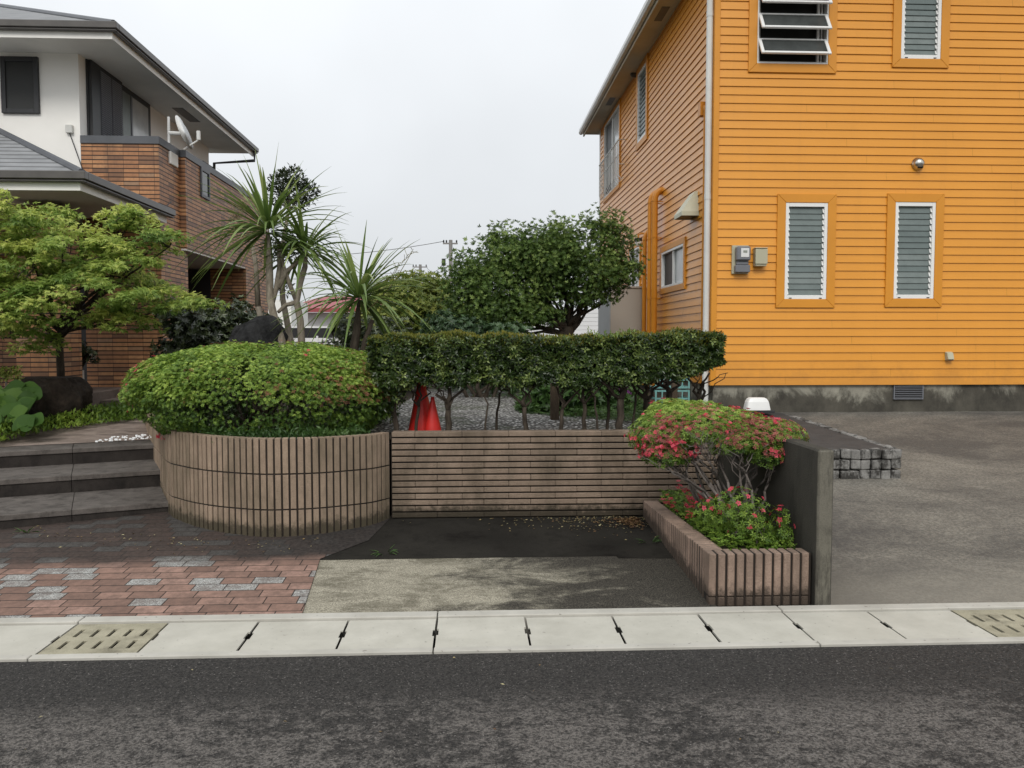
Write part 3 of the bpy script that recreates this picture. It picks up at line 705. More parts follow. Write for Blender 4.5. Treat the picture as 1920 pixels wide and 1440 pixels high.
for i in range(ns):
    (o0, s0), (o1, s1) = outer[i], outer[i+1]; (i0, _), (i1, _) = inner[i], inner[i+1]
    z0, z1 = ptop(s0) - 0.012, ptop(s1) - 0.012
    m.quad((o0.x, o0.y, 0), (o0.x, o0.y, z0), (o1.x, o1.y, z1), (o1.x, o1.y, 0)); m.quad((o0.x, o0.y, z0), (i0.x, i0.y, z0), (i1.x, i1.y, z1), (o1.x, o1.y, z1)); m.quad((i0.x, i0.y, 0.3), (i1.x, i1.y, 0.3), (i1.x, i1.y, z1), (i0.x, i0.y, z0))
part('core', m, M['joint'], pl)
m = MB(); s = 0.004; pitch = 0.056
while s < TOT - 0.05:
    p, d, _ = on_curve(s + pitch / 2); nin = Vector((d.y, -d.x, 0))
    zt = ptop(s); zb = lot_z(p.x, p.y) - 0.02
    lv = [zt, zt - 0.272, zt - 0.272 * 2, zb]
    wid = pitch - 0.0155
    for c in range(3):
        za, zb_ = lv[c] - (0.006 if c else 0), lv[c + 1] + (0.006 if c < 2 else 0)
        depth = 0.072 if c == 0 else 0.03
        j = RNG.uniform(-0.003, 0.003)
        cc = p + nin * (depth / 2 + j); 
        m.obox((cc.x, cc.y, (za + zb_) / 2), d * wid / 2, nin * depth / 2, (0, 0, (za - zb_) / 2))
    s += pitch
part('rib', m, M['splitrib'], pl, bevel=0.005)
m = MB(); poly = [(p.x, p.y) for p, s in inner][::-1] + [(-0.55, 6.95), (-0.5, 9.9)]
m.add([(x, y, 0.765 - (0.05 if y > 8.5 else 0)) for x, y in poly[::1]], [tuple(range(len(poly)))]); part('planter_soil', m, M['soil'], pl)

# ================================================================== RETAINING WALL (horizontal split blocks)
rw = thing('retaining_wall', 'low wall of brown horizontal split-face blocks with stains behind the parking pad', 'wall', (0.5, LY, 0.1))
m = MB(); m.box(-0.66, 2.06, LY + 0.018, LY + 0.16, 0.0, 0.828); part('core', m, M['joint'], rw)
m = MB(); zt, zb = 0.836, 0.118; nc = 14; ch = (zt - zb) / nc
for c in range(nc):
    z1 = zt - c * ch; z0 = z1 - ch + 0.0125
    x = -0.655; first = 0.19 if c % 2 == 0 else 0.37
    while x < 2.05:
        ln = first if first else 0.385; first = None
        x1 = min(2.055, x + ln)
        j = RNG.uniform(-0.006, 0.004)
        m.box(x + 0.0015, x1 - 0.0015, LY + j, LY + (0.12 if c == 0 else 0.03), z0, z1); x = x1
part('block_course', m, M['split'], rw, bevel=0.003)

# ================================================================== LOW RIBBED PLANTER on the right, divider wall, cobbled bed
PX0, PX1, PY0 = 1.42, 2.045, 4.856
lp = thing('ribbed_planter', 'low pink ribbed block planter under the flowering azalea', 'planter', (1.7, 5.0, 0))
def ltop(y): return 0.312 + (y - PY0) * (0.256 - 0.312) / (LY - PY0)
m = MB(); m.prism([(PX0 + .004, PY0 + .012), (PX1, PY0 + .012), (PX1, PY0 + .11), (PX0 + .11, PY0 + .11), (PX0 + .11, LY), (PX0 + .004, LY)], -0.02, lambda x, y: ltop(y) - 0.004); part('core', m, M['joint'], lp)
m = MB(); n = 11; w_ = (PX1 - PX0) / n
for i in range(n):
    x = PX0 + w_ * i; j = RNG.uniform(-.002, .002)
    m.box(x, x + w_ - 0.015, PY0 + j, PY0 + 0.12, 0.052, ltop(PY0)); m.box(x, x + w_ - 0.015, PY0 + j + 0.002, PY0 + 0.06, -0.01, 0.047)
y = PY0 + 0.122; 
while y < LY - 0.03:
    m.box(PX0 + RNG.uniform(-.002, .002), PX0 + 0.12, y, y + w_ - 0.017, max(lot_z(0, y) - .02, -0.01), ltop(y)); y += w_
part('rib', m, M['splitpink'], lp, bevel=0.005)
m = MB(); m.quad((PX0 + .1, PY0 + .1, .27), (PX1 + .03, PY0 + .1, .27), (PX1 + .03, LY + .01, .21), (PX0 + .1, LY + .01, .21)); part('planter_soil', m, M['soil'], lp)
m = MB()
ys = [4.93, 5.5, 6.2, 6.9, 8.2, 10.38]

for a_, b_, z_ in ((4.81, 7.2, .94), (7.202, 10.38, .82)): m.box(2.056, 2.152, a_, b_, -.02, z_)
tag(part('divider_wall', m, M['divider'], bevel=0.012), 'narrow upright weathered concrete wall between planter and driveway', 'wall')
BX1, BY0 = 3.97, 7.44
bt = lambda x, y: 0.586 + (y - BY0) * 0.03
cb = thing('cobbled_bed', 'raised dark bed edged with grey granite cobbles against the orange house', 'raised bed', (3.0, 9, 0.4))
m = MB(); m.prism([(2.16, BY0 + .06), (BX1 - .05, BY0 + .06), (BX1 - .05, 10.36), (2.16, 10.36)], 0.0, lambda x, y: bt(x, y) - 0.012); part('bed_fill', m, M['bed'], cb)
m = MB(); cs = 0.097
def stone(cx, cy, cz, s=cs):
    r = RNG.uniform(-0.006, 0.006, 3); h = s / 2 - 0.0045; a = RNG.uniform(-0.07, 0.07)
    m.obox((cx + r[0], cy + r[1], cz + r[2]), (h * math.cos(a), h * math.sin(a), RNG.uniform(-.004, .004)), (-h * math.sin(a), h * math.cos(a), 0), (RNG.uniform(-.004, .004), 0, h))
for i in range(18):
    for r_ in range(3): stone(BX1 - cs * (i + .5), BY0 + cs / 2, bt(0, BY0) - cs * (r_ + .5))
for i in range(1, 28):
    y = BY0 + cs * (i + .5)
    for r_ in range(3):
        z = bt(0, y) - cs * (r_ + .5)
        if z + cs / 2 > drive_z(0, y): stone(BX1 - cs / 2, y, z)
cst = part('cobble', m, M['cobble'], cb, bevel=0.009); cst['kind'] = 'stuff'
# white plastic cover
wc = thing('white_utility_cover', 'white rounded plastic cover standing at the far end of the cobbles', 'utility cover', (3.55, 10.1, .68))
m = MB(); p = atY(1418, 768, 10.1); z = p.z; x = p.x
prof = [(0.155, 0.0), (0.15, 0.03), (0.135, 0.10), (0.115, 0.135), (0.09, 0.15)]
vs_, fs_ = [], []
for w2, h in prof:
    for (cx, cy) in ((1, .25), (.93, .6), (.6, .95), (-.6, .95), (-.93, .6), (-1, .25), (-1, -.6), (-.93, -.9), (-.6, -1), (.6, -1), (.93, -.9), (1, -.6)):
        vs_.append((x + cx * w2, 10.1 + cy * w2 * .7, z + h))
for r_ in range(len(prof) - 1):
    for k in range(12): fs_.append((r_*12+k, r_*12+(k+1)%12, (r_+1)*12+(k+1)%12, (r_+1)*12+k))
fs_.append(tuple(range(48, 60))); m.add(vs_, fs_); part('cover_shell', m, M['white'], wc, bevel=0.004)
m = MB(); m.box(x - .17, x + .2, 10.0, 10.24, z - 0.035, z - 0.004); part('base_plate', m, M['charcoal'], wc, bevel=0.004)

# ================================================================== ORANGE HOUSE
YF = 10.4
XC = atY(1333, 600, YF).x                    # front left corner
ZB = atY(1400, 722, YF).z                    # bottom of siding
XR, YB, ZT = XC + 9.0, 19.6, 6.44
oh = thing('orange_house', 'two-storey orange clapboard house with white louvre windows', 'house', (XC, YF, 0.6))
def rectY(x0, y0, x1, y1): a, b = atY(x0, y1, YF), atY(x1, y0, YF); return [a.x, b.x, a.z, b.z]
def rectX(x0, x1, xr, ytop, ybot):         # photo x range on the side wall, heights read at column xr
    ya, yb = atX(x1, 300, XC).y, atX(x0, 300, XC).y
    return [ya, yb, atX(xr, ybot, XC).z, atX(xr, ytop, XC).z]
W_lo = [rectY(1469, 381, 1551, 561), rectY(1673, 380, 1753, 560)]
W_up = [rectY(1687, -66, 1766, 111)]
W_aw = rectY(1418, -100, 1555, 120)
S_low = rectX(1245, 1287, 1285, 456, 531)
S_lou = rectX(1197, 1213, 1212, 119, 253)
S_bal = rectX(1135, 1163, 1162, 197, 345)
S_mid = rectX(1184, 1203, 1200, 462, 540)
PIT = 0.1035
def siding(axis, plane, u0, u1, z0, z1, holes):
    m = MB(); z = z0; r = 0
    while z < z1:
        zt = min(z + PIT, z1); iv = [(u0, u1)]
        for (h0, h1, hz0, hz1) in holes:
            if zt > hz0 + 0.01 and z < hz1 - 0.01:
                nv = []
                for a, b in iv:
                    if h1 <= a or h0 >= b: nv.append((a, b))
                    else:
                        if h0 > a: nv.append((a, h0))
                        if h1 < b: nv.append((h1, b))
                iv = nv
        for a, b in iv:
            segs = [a]; 
            if b - a > 4:       # butt joints of boards
                c = a + 0.9 + (r * 1.37) % 3.0
                while c < b - .4: segs.append(c); c += 3.64
            segs.append(b)
            for k, (s0, s1) in enumerate(zip(segs[:-1], segs[1:])):
                s1 = s1 - (0.0015 if k < len(segs) - 2 else 0); pr = 0.018 + RNG.uniform(-.0008, .0008)
                q = lambda u, d, zz: (u, plane - d, zz) if axis == 'y' else (plane - d, u, zz)
                f = [q(s0, pr, z), q(s1, pr, z), q(s1, 0.003, zt + 0.004), q(s0, 0.003, zt + 0.004)]
                l = [q(s0, -0.004, z), q(s1, -0.004, z), q(s1, pr, z), q(s0, pr, z)]
                if axis == 'x': f, l = f[::-1], l[::-1]
                m.quad(*f); m.quad(*l)
        z = zt; r += 1
    return m
def rev(m): m.f = [tuple(reversed(f)) for f in m.f]; return m
part('siding', siding('y', YF, XC + 0.066, XR, ZB, ZT + 3, W_lo + W_up + [W_aw]), M['siding'], oh)
part('siding', siding('x', XC, YF + 0.12, YB, ZB, ZT + .05, [S_low, S_lou, S_bal, S_mid]), M['siding'], oh)
m = MB()     # wall core behind siding with the same openings is not needed: closed dark body set back
m.box(XC + 0.25, XR, YF + 0.25, YB, 0.5, ZT); part('inner_wall', m, M['dark'], oh)
m = MB(); m.box(XC - 0.005, XC + 0.065, YF - 0.028, YF + 0.10, ZB - 0.005, ZT + 3); part('corner_board', m, M['orange'], oh, bevel=0.004)
m = MB(); m.box(XC - 0.02, XC + 0.05, YB - 0.12, YB + 0.03, ZB, ZT); part('corner_board', m, M['alu'], oh, bevel=0.004)
m = MB(); m.box(XC + 0.045, XR, YF + 0.03, YF + 0.2, 0.2, ZB - 0.002); m.box(XC + 0.045, XC + 0.2, YF + 0.2, YB, 0.2, ZB - 0.002)
fo = part('foundation', m, M['foundation'], oh)
# vent in the foundation
r_ = rectY(1677, 722, 1731, 747)
m = MB(); m.box(r_[0], r_[1], YF + .012, YF + .0295, r_[2], r_[3] - .012); part('vent_recess', m, M['dark'], fo)
m = MB()
for i in range(7):
    z = r_[2] + .012 + (r_[3] - r_[2] - .03) * i / 6
    m.obox(((r_[0] + r_[1]) / 2, YF + .004, z), ((r_[1] - r_[0]) / 2 - .008, 0, 0), (0, .008, -.005), (0, .001, .0025))
m.box(r_[0] - .008, r_[0] + .006, YF, YF + .028, r_[2] - .012, r_[3] - .004); m.box(r_[1] - .006, r_[1] + .008, YF, YF + .028, r_[2] - .012, r_[3] - .004); m.box(r_[0] + .006, r_[1] - .006, YF, YF + .028, r_[2] - .012, r_[2] + .001)
part('vent_grille', m, M['metergrey'], fo)

def mitre_trim(rect, tw, axis='y', d0=-0.004, d1=0.034):
    """four mitred boards round an opening"""
    u0, u1, z0, z1 = rect; m = MB(); g = 0.0012
    U0, U1, Z0, Z1 = u0 - tw, u1 + tw, z0 - tw, z1 + tw
    for quad in ([(U0+g, Z0), (U1-g, Z0), (u1-g, z0), (u0+g, z0)], [(u0+g, z1), (u1-g, z1), (U1-g, Z1), (U0+g, Z1)],
                 [(U0, Z0+g), (u0, z0+g), (u0, z1-g), (U0, Z1-g)], [(u1, z0+g), (U1, Z0+g), (U1, Z1-g), (u1, z1-g)]):
        n = 4
        if axis == 'y':
            f = [(u, YF - d1, z) for u, z in quad] + [(u, YF - d0, z) for u, z in quad]
            m.add(f, [(0,1,2,3), (7,6,5,4)] + [(i, i+4, (i+1)%4+4, (i+1)%4) for i in range(4)])
        else:
            f = [(XC - d1, u, z) for u, z in quad] + [(XC - d0, u, z) for u, z in quad]
            m.add(f, [(3,2,1,0), (4,5,6,7)] + [((i+1)%4, (i+1)%4+4, i+4, i) for i in range(4)])
    return m
def frame(rect, fw, y0, y1, axis='y', fwt=None):
    u0, u1, z0, z1 = rect; m = MB(); t = fwt or fw
    bx = (lambda a, b, c, d: m.box(a, b, y0, y1, c, d)) if axis == 'y' else (lambda a, b, c, d: m.box(y0, y1, a, b, c, d))
    bx(u0, u0 + fw, z0, z1); bx(u1 - fw, u1, z0, z1); bx(u0 + fw, u1 - fw, z0, z0 + t); bx(u0 + fw, u1 - fw, z1 - t, z1)
    return m
TW = 0.108
def louvre_window(rect, n, axis='y'):
    u0, u1, z0, z1 = rect
    wdw = part('window', mitre_trim(rect, TW, axis), M['orange'], oh, bevel=0.003)
    pl0 = YF if axis == 'y' else XC
    part('window_frame', frame(rect, 0.042, pl0 - 0.026, pl0 + 0.06, axis, 0.05), M['alu'], wdw, bevel=0.003)
    m = MB(); a, b = u0 + 0.052, u1 - 0.052; h = (z1 - z0 - 0.11) / n
    for i in range(n):
        zc = z0 + 0.055 + h * (i + .5)
        if axis == 'y': m.obox(((a + b) / 2, YF + 0.012, zc), ((b - a) / 2, 0, 0), (0, 0.0025, 0.001), (0, 0.007, h * 0.54))
        else: m.obox((XC + 0.012, (a + b) / 2, zc), (0, (b - a) / 2, 0), (0.0025, 0, 0.001), (0.007, 0, h * 0.54))
    part('louvre_pane', m, M['glassgrey'], wdw)
    for e in (a - 0.0045, b + 0.0045):
        m = MB()
        for i in range(n):
            zc = z0 + 0.055 + h * (i + .5)
            if axis == 'y': m.obox((e, YF + 0.004, zc), (0.009, 0, 0), (0, 0.008, 0.001), (0, 0.014, h * 0.40))
            else: m.obox((XC + 0.004, e, zc), (0, 0.009, 0), (0.008, 0, 0.001), (0.014, 0, h * 0.40))
        part('louvre_clip', m, M['white'], wdw)
    if axis == 'y':
        for q in (0.14, 0.86):
            m = MB(); m.box(u0 + (u1-u0)*q - .018, u0 + (u1-u0)*q + .018, YF - .030, YF - .0265, z0 + .008, z0 + .018); part('drain_slot', m, M['dark'], wdw)
for r_ in W_lo: louvre_window(r_, 15)
for r_ in W_up: louvre_window(r_, 15)
louvre_window(S_lou, 14, 'x')
# big awning window at the top
aw = part('window', mitre_trim(W_aw, TW), M['orange'], oh, bevel=0.003)
u0, u1, z0, z1 = W_aw
part('window_frame', frame(W_aw, 0.022, YF - 0.028, YF + 0.10), M['alu'], aw, bevel=0.003)
m = MB(); m.quad((u0, YF + .115, z0), (u1, YF + .115, z0), (u1, YF + .115, z1), (u0, YF + .115, z1)); part('insect_screen', m, M['insect'], aw)
m = MB(); fr = frame([u0 + .045, u1 - .045, z0 + .035, z1], 0.018, YF + .05, YF + .075); m.v += fr.v; m.f += fr.f
m.box(u1 - .115, u1 - .085, YF + .04, YF + .07, z0 + .04, z1); part('inner_frame', m, M['alu'], aw, bevel=0.002)
nsash = 5; hs_ = atY(1480, 28.5, YF).z - atY(1480, 75.5, YF).z
z_hinge = atY(1480, 74, YF).z
for i in range(nsash):
    zh = z_hinge + i * hs_
    top = Vector((0, YF - 0.01, zh)); dn = Vector((0, -0.15, -0.225)); L_ = dn.length; dn.normalize(); nr_ = Vector((0, dn.z, -dn.y)) * -1
    c = (u0 + u1) / 2; hw = (u1 - u0) / 2 - 0.012
    m = MB(); fwid = 0.032
    def slab(m, ua, ub, sa, sb, th):
        cc = Vector(((ua + ub) / 2, 0, 0)) + top + dn * (sa + sb) / 2
        m.obox(cc, ((ub - ua) / 2, 0, 0), dn * (sb - sa) / 2, nr_ * th / 2)
    slab(m, c - hw, c - hw + fwid + .008, 0, L_, .026); slab(m, c + hw - fwid - .008, c + hw, 0, L_, .026)
    slab(m, c - hw + fwid + .008, c + hw - fwid - .008, 0, fwid * .7, .026); slab(m, c - hw + fwid + .008, c + hw - fwid - .008, L_ - fwid, L_, .030)
    sash = part('awning_sash', m, M['alu'], aw, bevel=0.004)
    m = MB(); slab(m, c - hw + fwid, c + hw - fwid, fwid * .5, L_ - fwid * .8, .006); part('sash_glass', m, M['glasssash'], sash)
# side windows
def slider(rect, name='window'):
    wdw = part(name, mitre_trim(rect, 0.085, 'x'), M['orange'], oh, bevel=0.003)
    part('window_frame', frame(rect, 0.035, XC - 0.03, XC + 0.06, 'x'), M['alu'], wdw, bevel=0.003)
    a, b, z0, z1 = rect; mid = (a + b) / 2
    m = MB(); m.box(XC + .02, XC + .03, a + .03, mid, z0 + .03, z1 - .03); part('pane', m, M['glasspale'], wdw)
    m = MB(); m.box(XC + .02, XC + .03, mid, b - .03, z0 + .03, z1 - .03); part('pane', m, M['insect'], wdw)
    m = MB(); m.box(XC - .012, XC + .019, mid - .03, mid + .03, z0 + .036, z1 - .036); part('mullion', m, M['alu'], wdw, bevel=0.003)
    return wdw
slider(S_low); sb = slider(S_bal); slider(S_mid)
m = MB(); a, b, z0, z1 = S_bal; RO = .13; zt_ = atX(1150, 275, XC - RO).z; zb_ = z0 - 0.02
ya, yb = atX(1160, 300, XC - RO).y, atX(1124, 300, XC - RO).y
for q in np.linspace(ya, yb, 15):
    m.tube([(XC - .03, q, zb_ + .05), (XC - RO * .6, q, zb_), (XC - RO, q, zb_ + .10), (XC - RO, q, zt_)], 0.008, 6)
for zz in (zt_, (zt_ + zb_) / 2 + .1): m.tube([(XC - RO, ya - .02, zz), (XC - RO, yb + .02, zz)], 0.016 if zz == zt_ else .009, 6)
for q in (ya, yb):
    for zz in (zt_, zb_ + .3): m.tube([(XC - RO, q, zz), (XC - .01, q, zz)], 0.010, 6)
part('window_railing', m, M['gutterwhite'], sb)
# eave, soffit, gutter, roof
XE = XC - 0.36; ZE = 6.44
m = MB(); m.box(XE + .03, XC + .2, YF - 0.45, YB + .35, ZE, ZE + .05); part('soffit', m, M['soffit2'], oh)
m = MB(); m.box(XE, XE + .028, YF - .45, YB + .35, ZE - .05, ZE + .13); part('fascia', m, M['soffit2'], oh)
m = MB(); prof = [(-.001, .10), (-.09, .10), (-.10, .02), (-.075, -.02), (-.02, -.02), (-.001, .0)]
vv = []; 
for yy in (YF - .47, YB + .38):
    vv += [(XE + x, yy, ZE + .02 + z) for x, z in prof]
m.add(vv, [(i, i + 1, i + 7, i + 6) for i in range(5)] + [(0, 6, 11, 5), tuple(range(5, -1, -1)), tuple(range(6, 12))]); part('roof_gutter', m, M['gutterwhite'], oh)
for yy in (12.3, 16.9):
    m = MB(); m.box(XE + .13, XE + .25, yy, yy + .55, ZE - .004, ZE - .0005); part('soffit_vent', m, M['gutterbrown'], oh)
m = MB(); xm, zr = (XC + XR) / 2, ZE + .13 + 0.5 * ((XR - XC) / 2 + .36)
m.add([(XE - .03, YF - .48, ZE + .12), (XE - .03, YB + .4, ZE + .12), (xm, YB + .4, zr), (xm, YF - .48, zr), (XR + .4, YF - .48, ZE + .12), (XR + .4, YB + .4, ZE + .12)], [(0, 3, 2, 1), (3, 4, 5, 2), (1, 2, 5), (0, 4, 3)])
part('roof', m, M['roof'], oh)
# downpipes and service pipes
xd = XC - 0.045
m = MB(); m.tube([(xd, YF + .06, 0.55), (xd, YF + .06, ZE + .02)], 0.040, 12)
for zz in (1.2, 3.35, 5.6): m.tube([(xd, YF + .06, zz), (xd, YF + .06, zz + .07)], .0435, 12)
part('downpipe', m, M['gutterwhite'], oh, smooth=False)
m = MB(); pp = atX(1317, 205, XC - .03); m.tube([(XC - .035, YF + .24, ZB), (XC - .035, YF + .24, pp.z - .05), (XC - .035, YF + .26, pp.z)], .026, 10)
m.box(XC - .085, XC - .01, YF + .30, YF + .42, pp.z - .10, pp.z + .07); part('service_pipe', m, M['orangepipe'], oh, bevel=0)
def goose(px0, ytop, X, r, turn):
    p = atX(px0, ytop, X); q = [Vector((X, p.y, .82)), Vector((X, p.y, p.z - .16))]
    for k in range(1, 6):
        a = math.pi / 2 * k / 5; q.append(Vector((X + turn * .13 * (1 - math.cos(a)), p.y - .10 * (1 - math.cos(a)) * 0, p.z - .16 + .16 * math.sin(a))))
    q.append(q[-1] + Vector((turn * .12, 0, -.01)))
    m = MB(); m.tube(q, r, 12)
    for zz in (p.z - .18, p.z - .75, p.z - 1.7): m.tube([(X, p.y, zz), (X, p.y, zz + .02)], r + .006, 12); m.tube([(X, p.y, zz), (XC, p.y, zz)], .008, 6)
    return m
part('vent_pipe', goose(1219.5, 360, XC - .17, .042, 1), M['orangepipe'], oh)
part('vent_pipe', goose(1228, 356, XC - .13, .048, 1), M['orangepipe'], oh)
part('vent_pipe', goose(1209, 431, XC - .12, .036, 1), M['orangepipe'], oh)
# range hood vent
h0 = atX(1312, 404, XC); m = MB(); y0, y1 = h0.y, h0.y + .42; zb_ = h0.z; zt_ = zb_ + .33
A = [(XC - .24, y0, zb_), (XC - .24, y1, zb_), (XC - .01, y1, zb_), (XC - .01, y0, zb_), (XC - .24, y0, zb_ + .055), (XC - .24, y1, zb_ + .055), (XC - .01, y1, zb_ + .055), (XC - .01, y0, zb_ + .055), (XC - .05, y0 + .07, zt_), (XC - .05, y1 - .07, zt_), (XC - .01, y1 - .07, zt_), (XC - .01, y0 + .07, zt_)]
m.add(A, [(0,4,5,1), (1,5,6,2), (0,3,7,4), (4,8,9,5), (5,9,10,6), (4,7,11,8), (8,11,10,9)])
hd = part('vent_hood', m, M['hood'], oh); m = MB(); m.box(XC - .225, XC - .012, y0 + .015, y1 - .015, zb_ + .008, zb_ + .02); part('hood_filter', m, M['charcoal'], hd)
m = MB(); p = atX(1193, 139, XC); m.lathe((XC, p.y, p.z), (-1, 0, 0), [(0, .06), (.05, .06), (.09, .05), (.11, .02)], 12); part('vent_cap', m, M['gutterbrown'], oh)
# round steel vent cap on the front
p = atY(1719, 308, YF); m = MB(); m.lathe((p.x, YF - .015, p.z), (0, -1, 0), [(0, .078), (.012, .078), (.018, .070), (.05, .066), (.075, .05), (.088, .025), (.092, .001)], 24)
vc = part('vent_cap', m, M['steel'], oh, smooth=True); m = MB(); m.obox((p.x + .005, YF - .075, p.z - .048), (.032, 0, 0), (0, .012, -.006), (0, .006, .012)); part('vent_mouth', m, M['dark'], vc)
# outdoor socket
p = atY(1777, 668, YF); m = MB(); vv = [(-.045, .0, -.055), (.045, 0, -.055), (.045, 0, .06), (-.045, 0, .06), (-.04, -.075, -.04), (.04, -.075, -.04), (.04, -.045, .045), (-.04, -.045, .045)]
m.add([(p.x + a, YF - .012 + b, p.z + c) for a, b, c in vv], [(4,5,6,7), (0,4,7,3), (5,1,2,6), (7,6,2,3), (0,1,5,4)]); sk = part('outdoor_socket', m, M['beigebox'], oh, bevel=0.006)
m = MB()
for q in (-.018, .018): m.box(p.x + q - .011, p.x + q + .011, YF - .082, YF - .074, p.z - .050, p.z - .034)
part('socket_outlet', m, M['charcoal'], sk)
# ---- meter and box hung on the wall
r_ = rectY(1370, 461, 1402, 514); em = thing('electricity_meter', 'grey electricity meter with white dial plate on the orange wall', 'electricity meter', ((r_[0] + r_[1]) / 2, YF, r_[2]))
a, b, z0, z1 = r_; W_, H_ = b - a, z1 - z0
m = MB(); m.box(a, b, YF - .045, YF - .018, z0, z1); part('back_plate', m, M['beigebox'], em, bevel=0.005)
m = MB(); m.box(a + W_ * .16, b - W_ * .01, YF - .135, YF - .046, z0 + H_ * .45, z1 - H_ * .05); mb_ = part('meter_body', m, M['metergrey'], em, bevel=0.016)
m = MB(); m.box(a + W_ * .40, b - W_ * .12, YF - .1385, YF - .1355, z0 + H_ * .57, z1 - H_ * .12); part('dial_plate', m, M['meterlabel'], mb_)
m = MB(); m.box(a + W_ * .53, b - W_ * .24, YF - .1405, YF - .139, z0 + H_ * .72, z0 + H_ * .80); part('display', m, M['lcd'], mb_)
m = MB(); m.box(a + W_ * .12, b - W_ * .01, YF - .115, YF - .046, z0 + H_ * .04, z0 + H_ * .30); m.box(a + W_ * .22, b - W_ * .08, YF - .095, YF - .046, z0 + H_ * .305, z0 + H_ * .445); part('terminal_cover', m, M['metergrey'], em, bevel=0.008)
r_ = rectY(1410, 466, 1433, 501); a, b, z0, z1 = r_
jb = thing('junction_box', 'small beige plastic box beside the electricity meter', 'junction box', ((a + b) / 2, YF, z0))
m = MB(); m.box(a + .006, b - .006, YF - .115, YF - .018, z0 + .004, z1 - .012); part('box_body', m, M['beigebox'], jb, bevel=0.006)
m = MB(); m.box(a, b, YF - .13, YF - .1155, z0 + .03, z1 - .02); m.box(a - .004, b + .004, YF - .128, YF - .02, z1 - .0115, z1); part('box_lid', m, M['beigebox'], jb, bevel=0.004)
# wall lamp on the side
p = atX(1197, 452, XC - .12); wl = thing('wall_lamp', 'small white globe lamp with dark cap on the orange side wall', 'lamp', (XC, p.y, p.z))
m = MB(); m.lathe((p.x, p.y, p.z - .10), (0, 0, 1), [(0, .01), (.02, .04), (.06, .058), (.10, .06)], 14); part('lamp_globe', m, M['lampglass'], wl, smooth=True)
m = MB(); m.lathe((p.x, p.y, p.z + .0005), (0, 0, 1), [(0, .066), (.05, .066), (.055, .03)], 14); part('lamp_cap', m, M['charcoal'], wl)
m = MB(); m.tube([(p.x, p.y, p.z + .05), (p.x, p.y, p.z + .11), (p.x + .05, p.y, p.z + .13), (XC, p.y, p.z + .13)], .016, 8); part('lamp_arm', m, M['orangepipe'], wl)
# storage cabinet by the side wall
sh = thing('storage_cabinet', 'tall taupe metal cabinet standing against the orange side wall', 'cabinet', (2.7, 14.4, .8))
a, b = atY(1143, 600, 14.3), atY(1205, 600, 14.3); zt_ = atY(1170, 540, 14.3).z
m = MB(); m.box(a.x + .02, b.x, 14.3, 14.315, .8, zt_); part('front_panel', m, M['shed'], sh)
m = MB(); m.box(a.x, a.x + .018, 14.3, 15.6, .8, zt_); part('side_panel', m, M['shedside'], sh)
m = MB(); m.box(a.x - .01, b.x, 14.28, 15.6, zt_ + .001, zt_ + .03); part('top_panel', m, M['shed'], sh)

# ================================================================== TILED HOUSE
Y1 = 13.0
def xY(px, Y, py=400): return atY(px, py, Y).x
XW, XB = xY(155, Y1), xY(300, Y1)
th = thing('tiled_house', 'two-storey house with brown tiled lower walls and white plaster upper floor', 'house', (-6, 13, .7))
ZC = atY(230, 255, Y1).z
XJ = XB + .09; YJ = 13.9
BOT = atY(350, 466, YJ).z
m = MB()
m.box(XW, XB, Y1, YJ + .3, .6, ZC - .12)                              # balcony block down to ground
m.box(XW - .3, XJ, YJ, 19.3, BOT, ZC - .12)                           # long side block
yp = atX(462, 550, XJ).y
m.box(XJ - .9, XJ - .002, yp, 19.29, .6, BOT - .001)                  # rear pillar
m.box(XW - .5, XJ - 1.2, YJ + .3, 19.2, .6, BOT - .001)               # recessed wall
m.box(XW - 6, XW - .7, Y1 + .6, 19, .6, 3.6)                          # entrance back wall
part('tiled_wall', m, M['tile'], th)
m = MB(); m.box(XW - .2, XJ - .01, YJ + .002, 19.25, BOT - .03, BOT - .002); part('porch_ceiling', m, M['soffit'], th)
m = MB(); m.box(XW, XB + .02, Y1 - .025, YJ - .002, ZC - .118, ZC); m.box(XW - .3, XJ + .02, YJ - .02, 19.32, ZC - .119, ZC - .001); part('coping', m, M['coping'], th, bevel=0.006)
# entrance column and lintel
cx0, cx1 = xY(22, 11.3), xY(106, 11.3)
m = MB(); m.box(cx0, cx1, 11.3, 11.9, .55, 3.35); part('entrance_column', m, M['tile'], th)
m = MB(); m.box(-12, XW - .25, 11.9, 12.2, 2.75, 3.4); m.box(XW - .5, XW - .25, 12.2, Y1 + .6, 2.75, 3.4); part('lintel', m, M['tile'], th)
m = MB(); m.box(XW - .69, XW - .002, Y1 + .55, Y1 + .6, .86, 3.0); part('entrance_door', m, M['charcoal'], th)
# porch slab
m = MB(); px_ = -5.2; m.box(-9, px_, 11.0, Y1 - .002, .5, .86); m.box(px_, XB, 12.72, Y1 - .002, .5, .862); part('porch_slab', m, M['porch'], th, bevel=0.008)
m = MB(); m.box(px_ + .001, px_ + .8, 11.9, 12.9, .5, .74); part('porch_step', m, M['porch'], th, bevel=0.008)
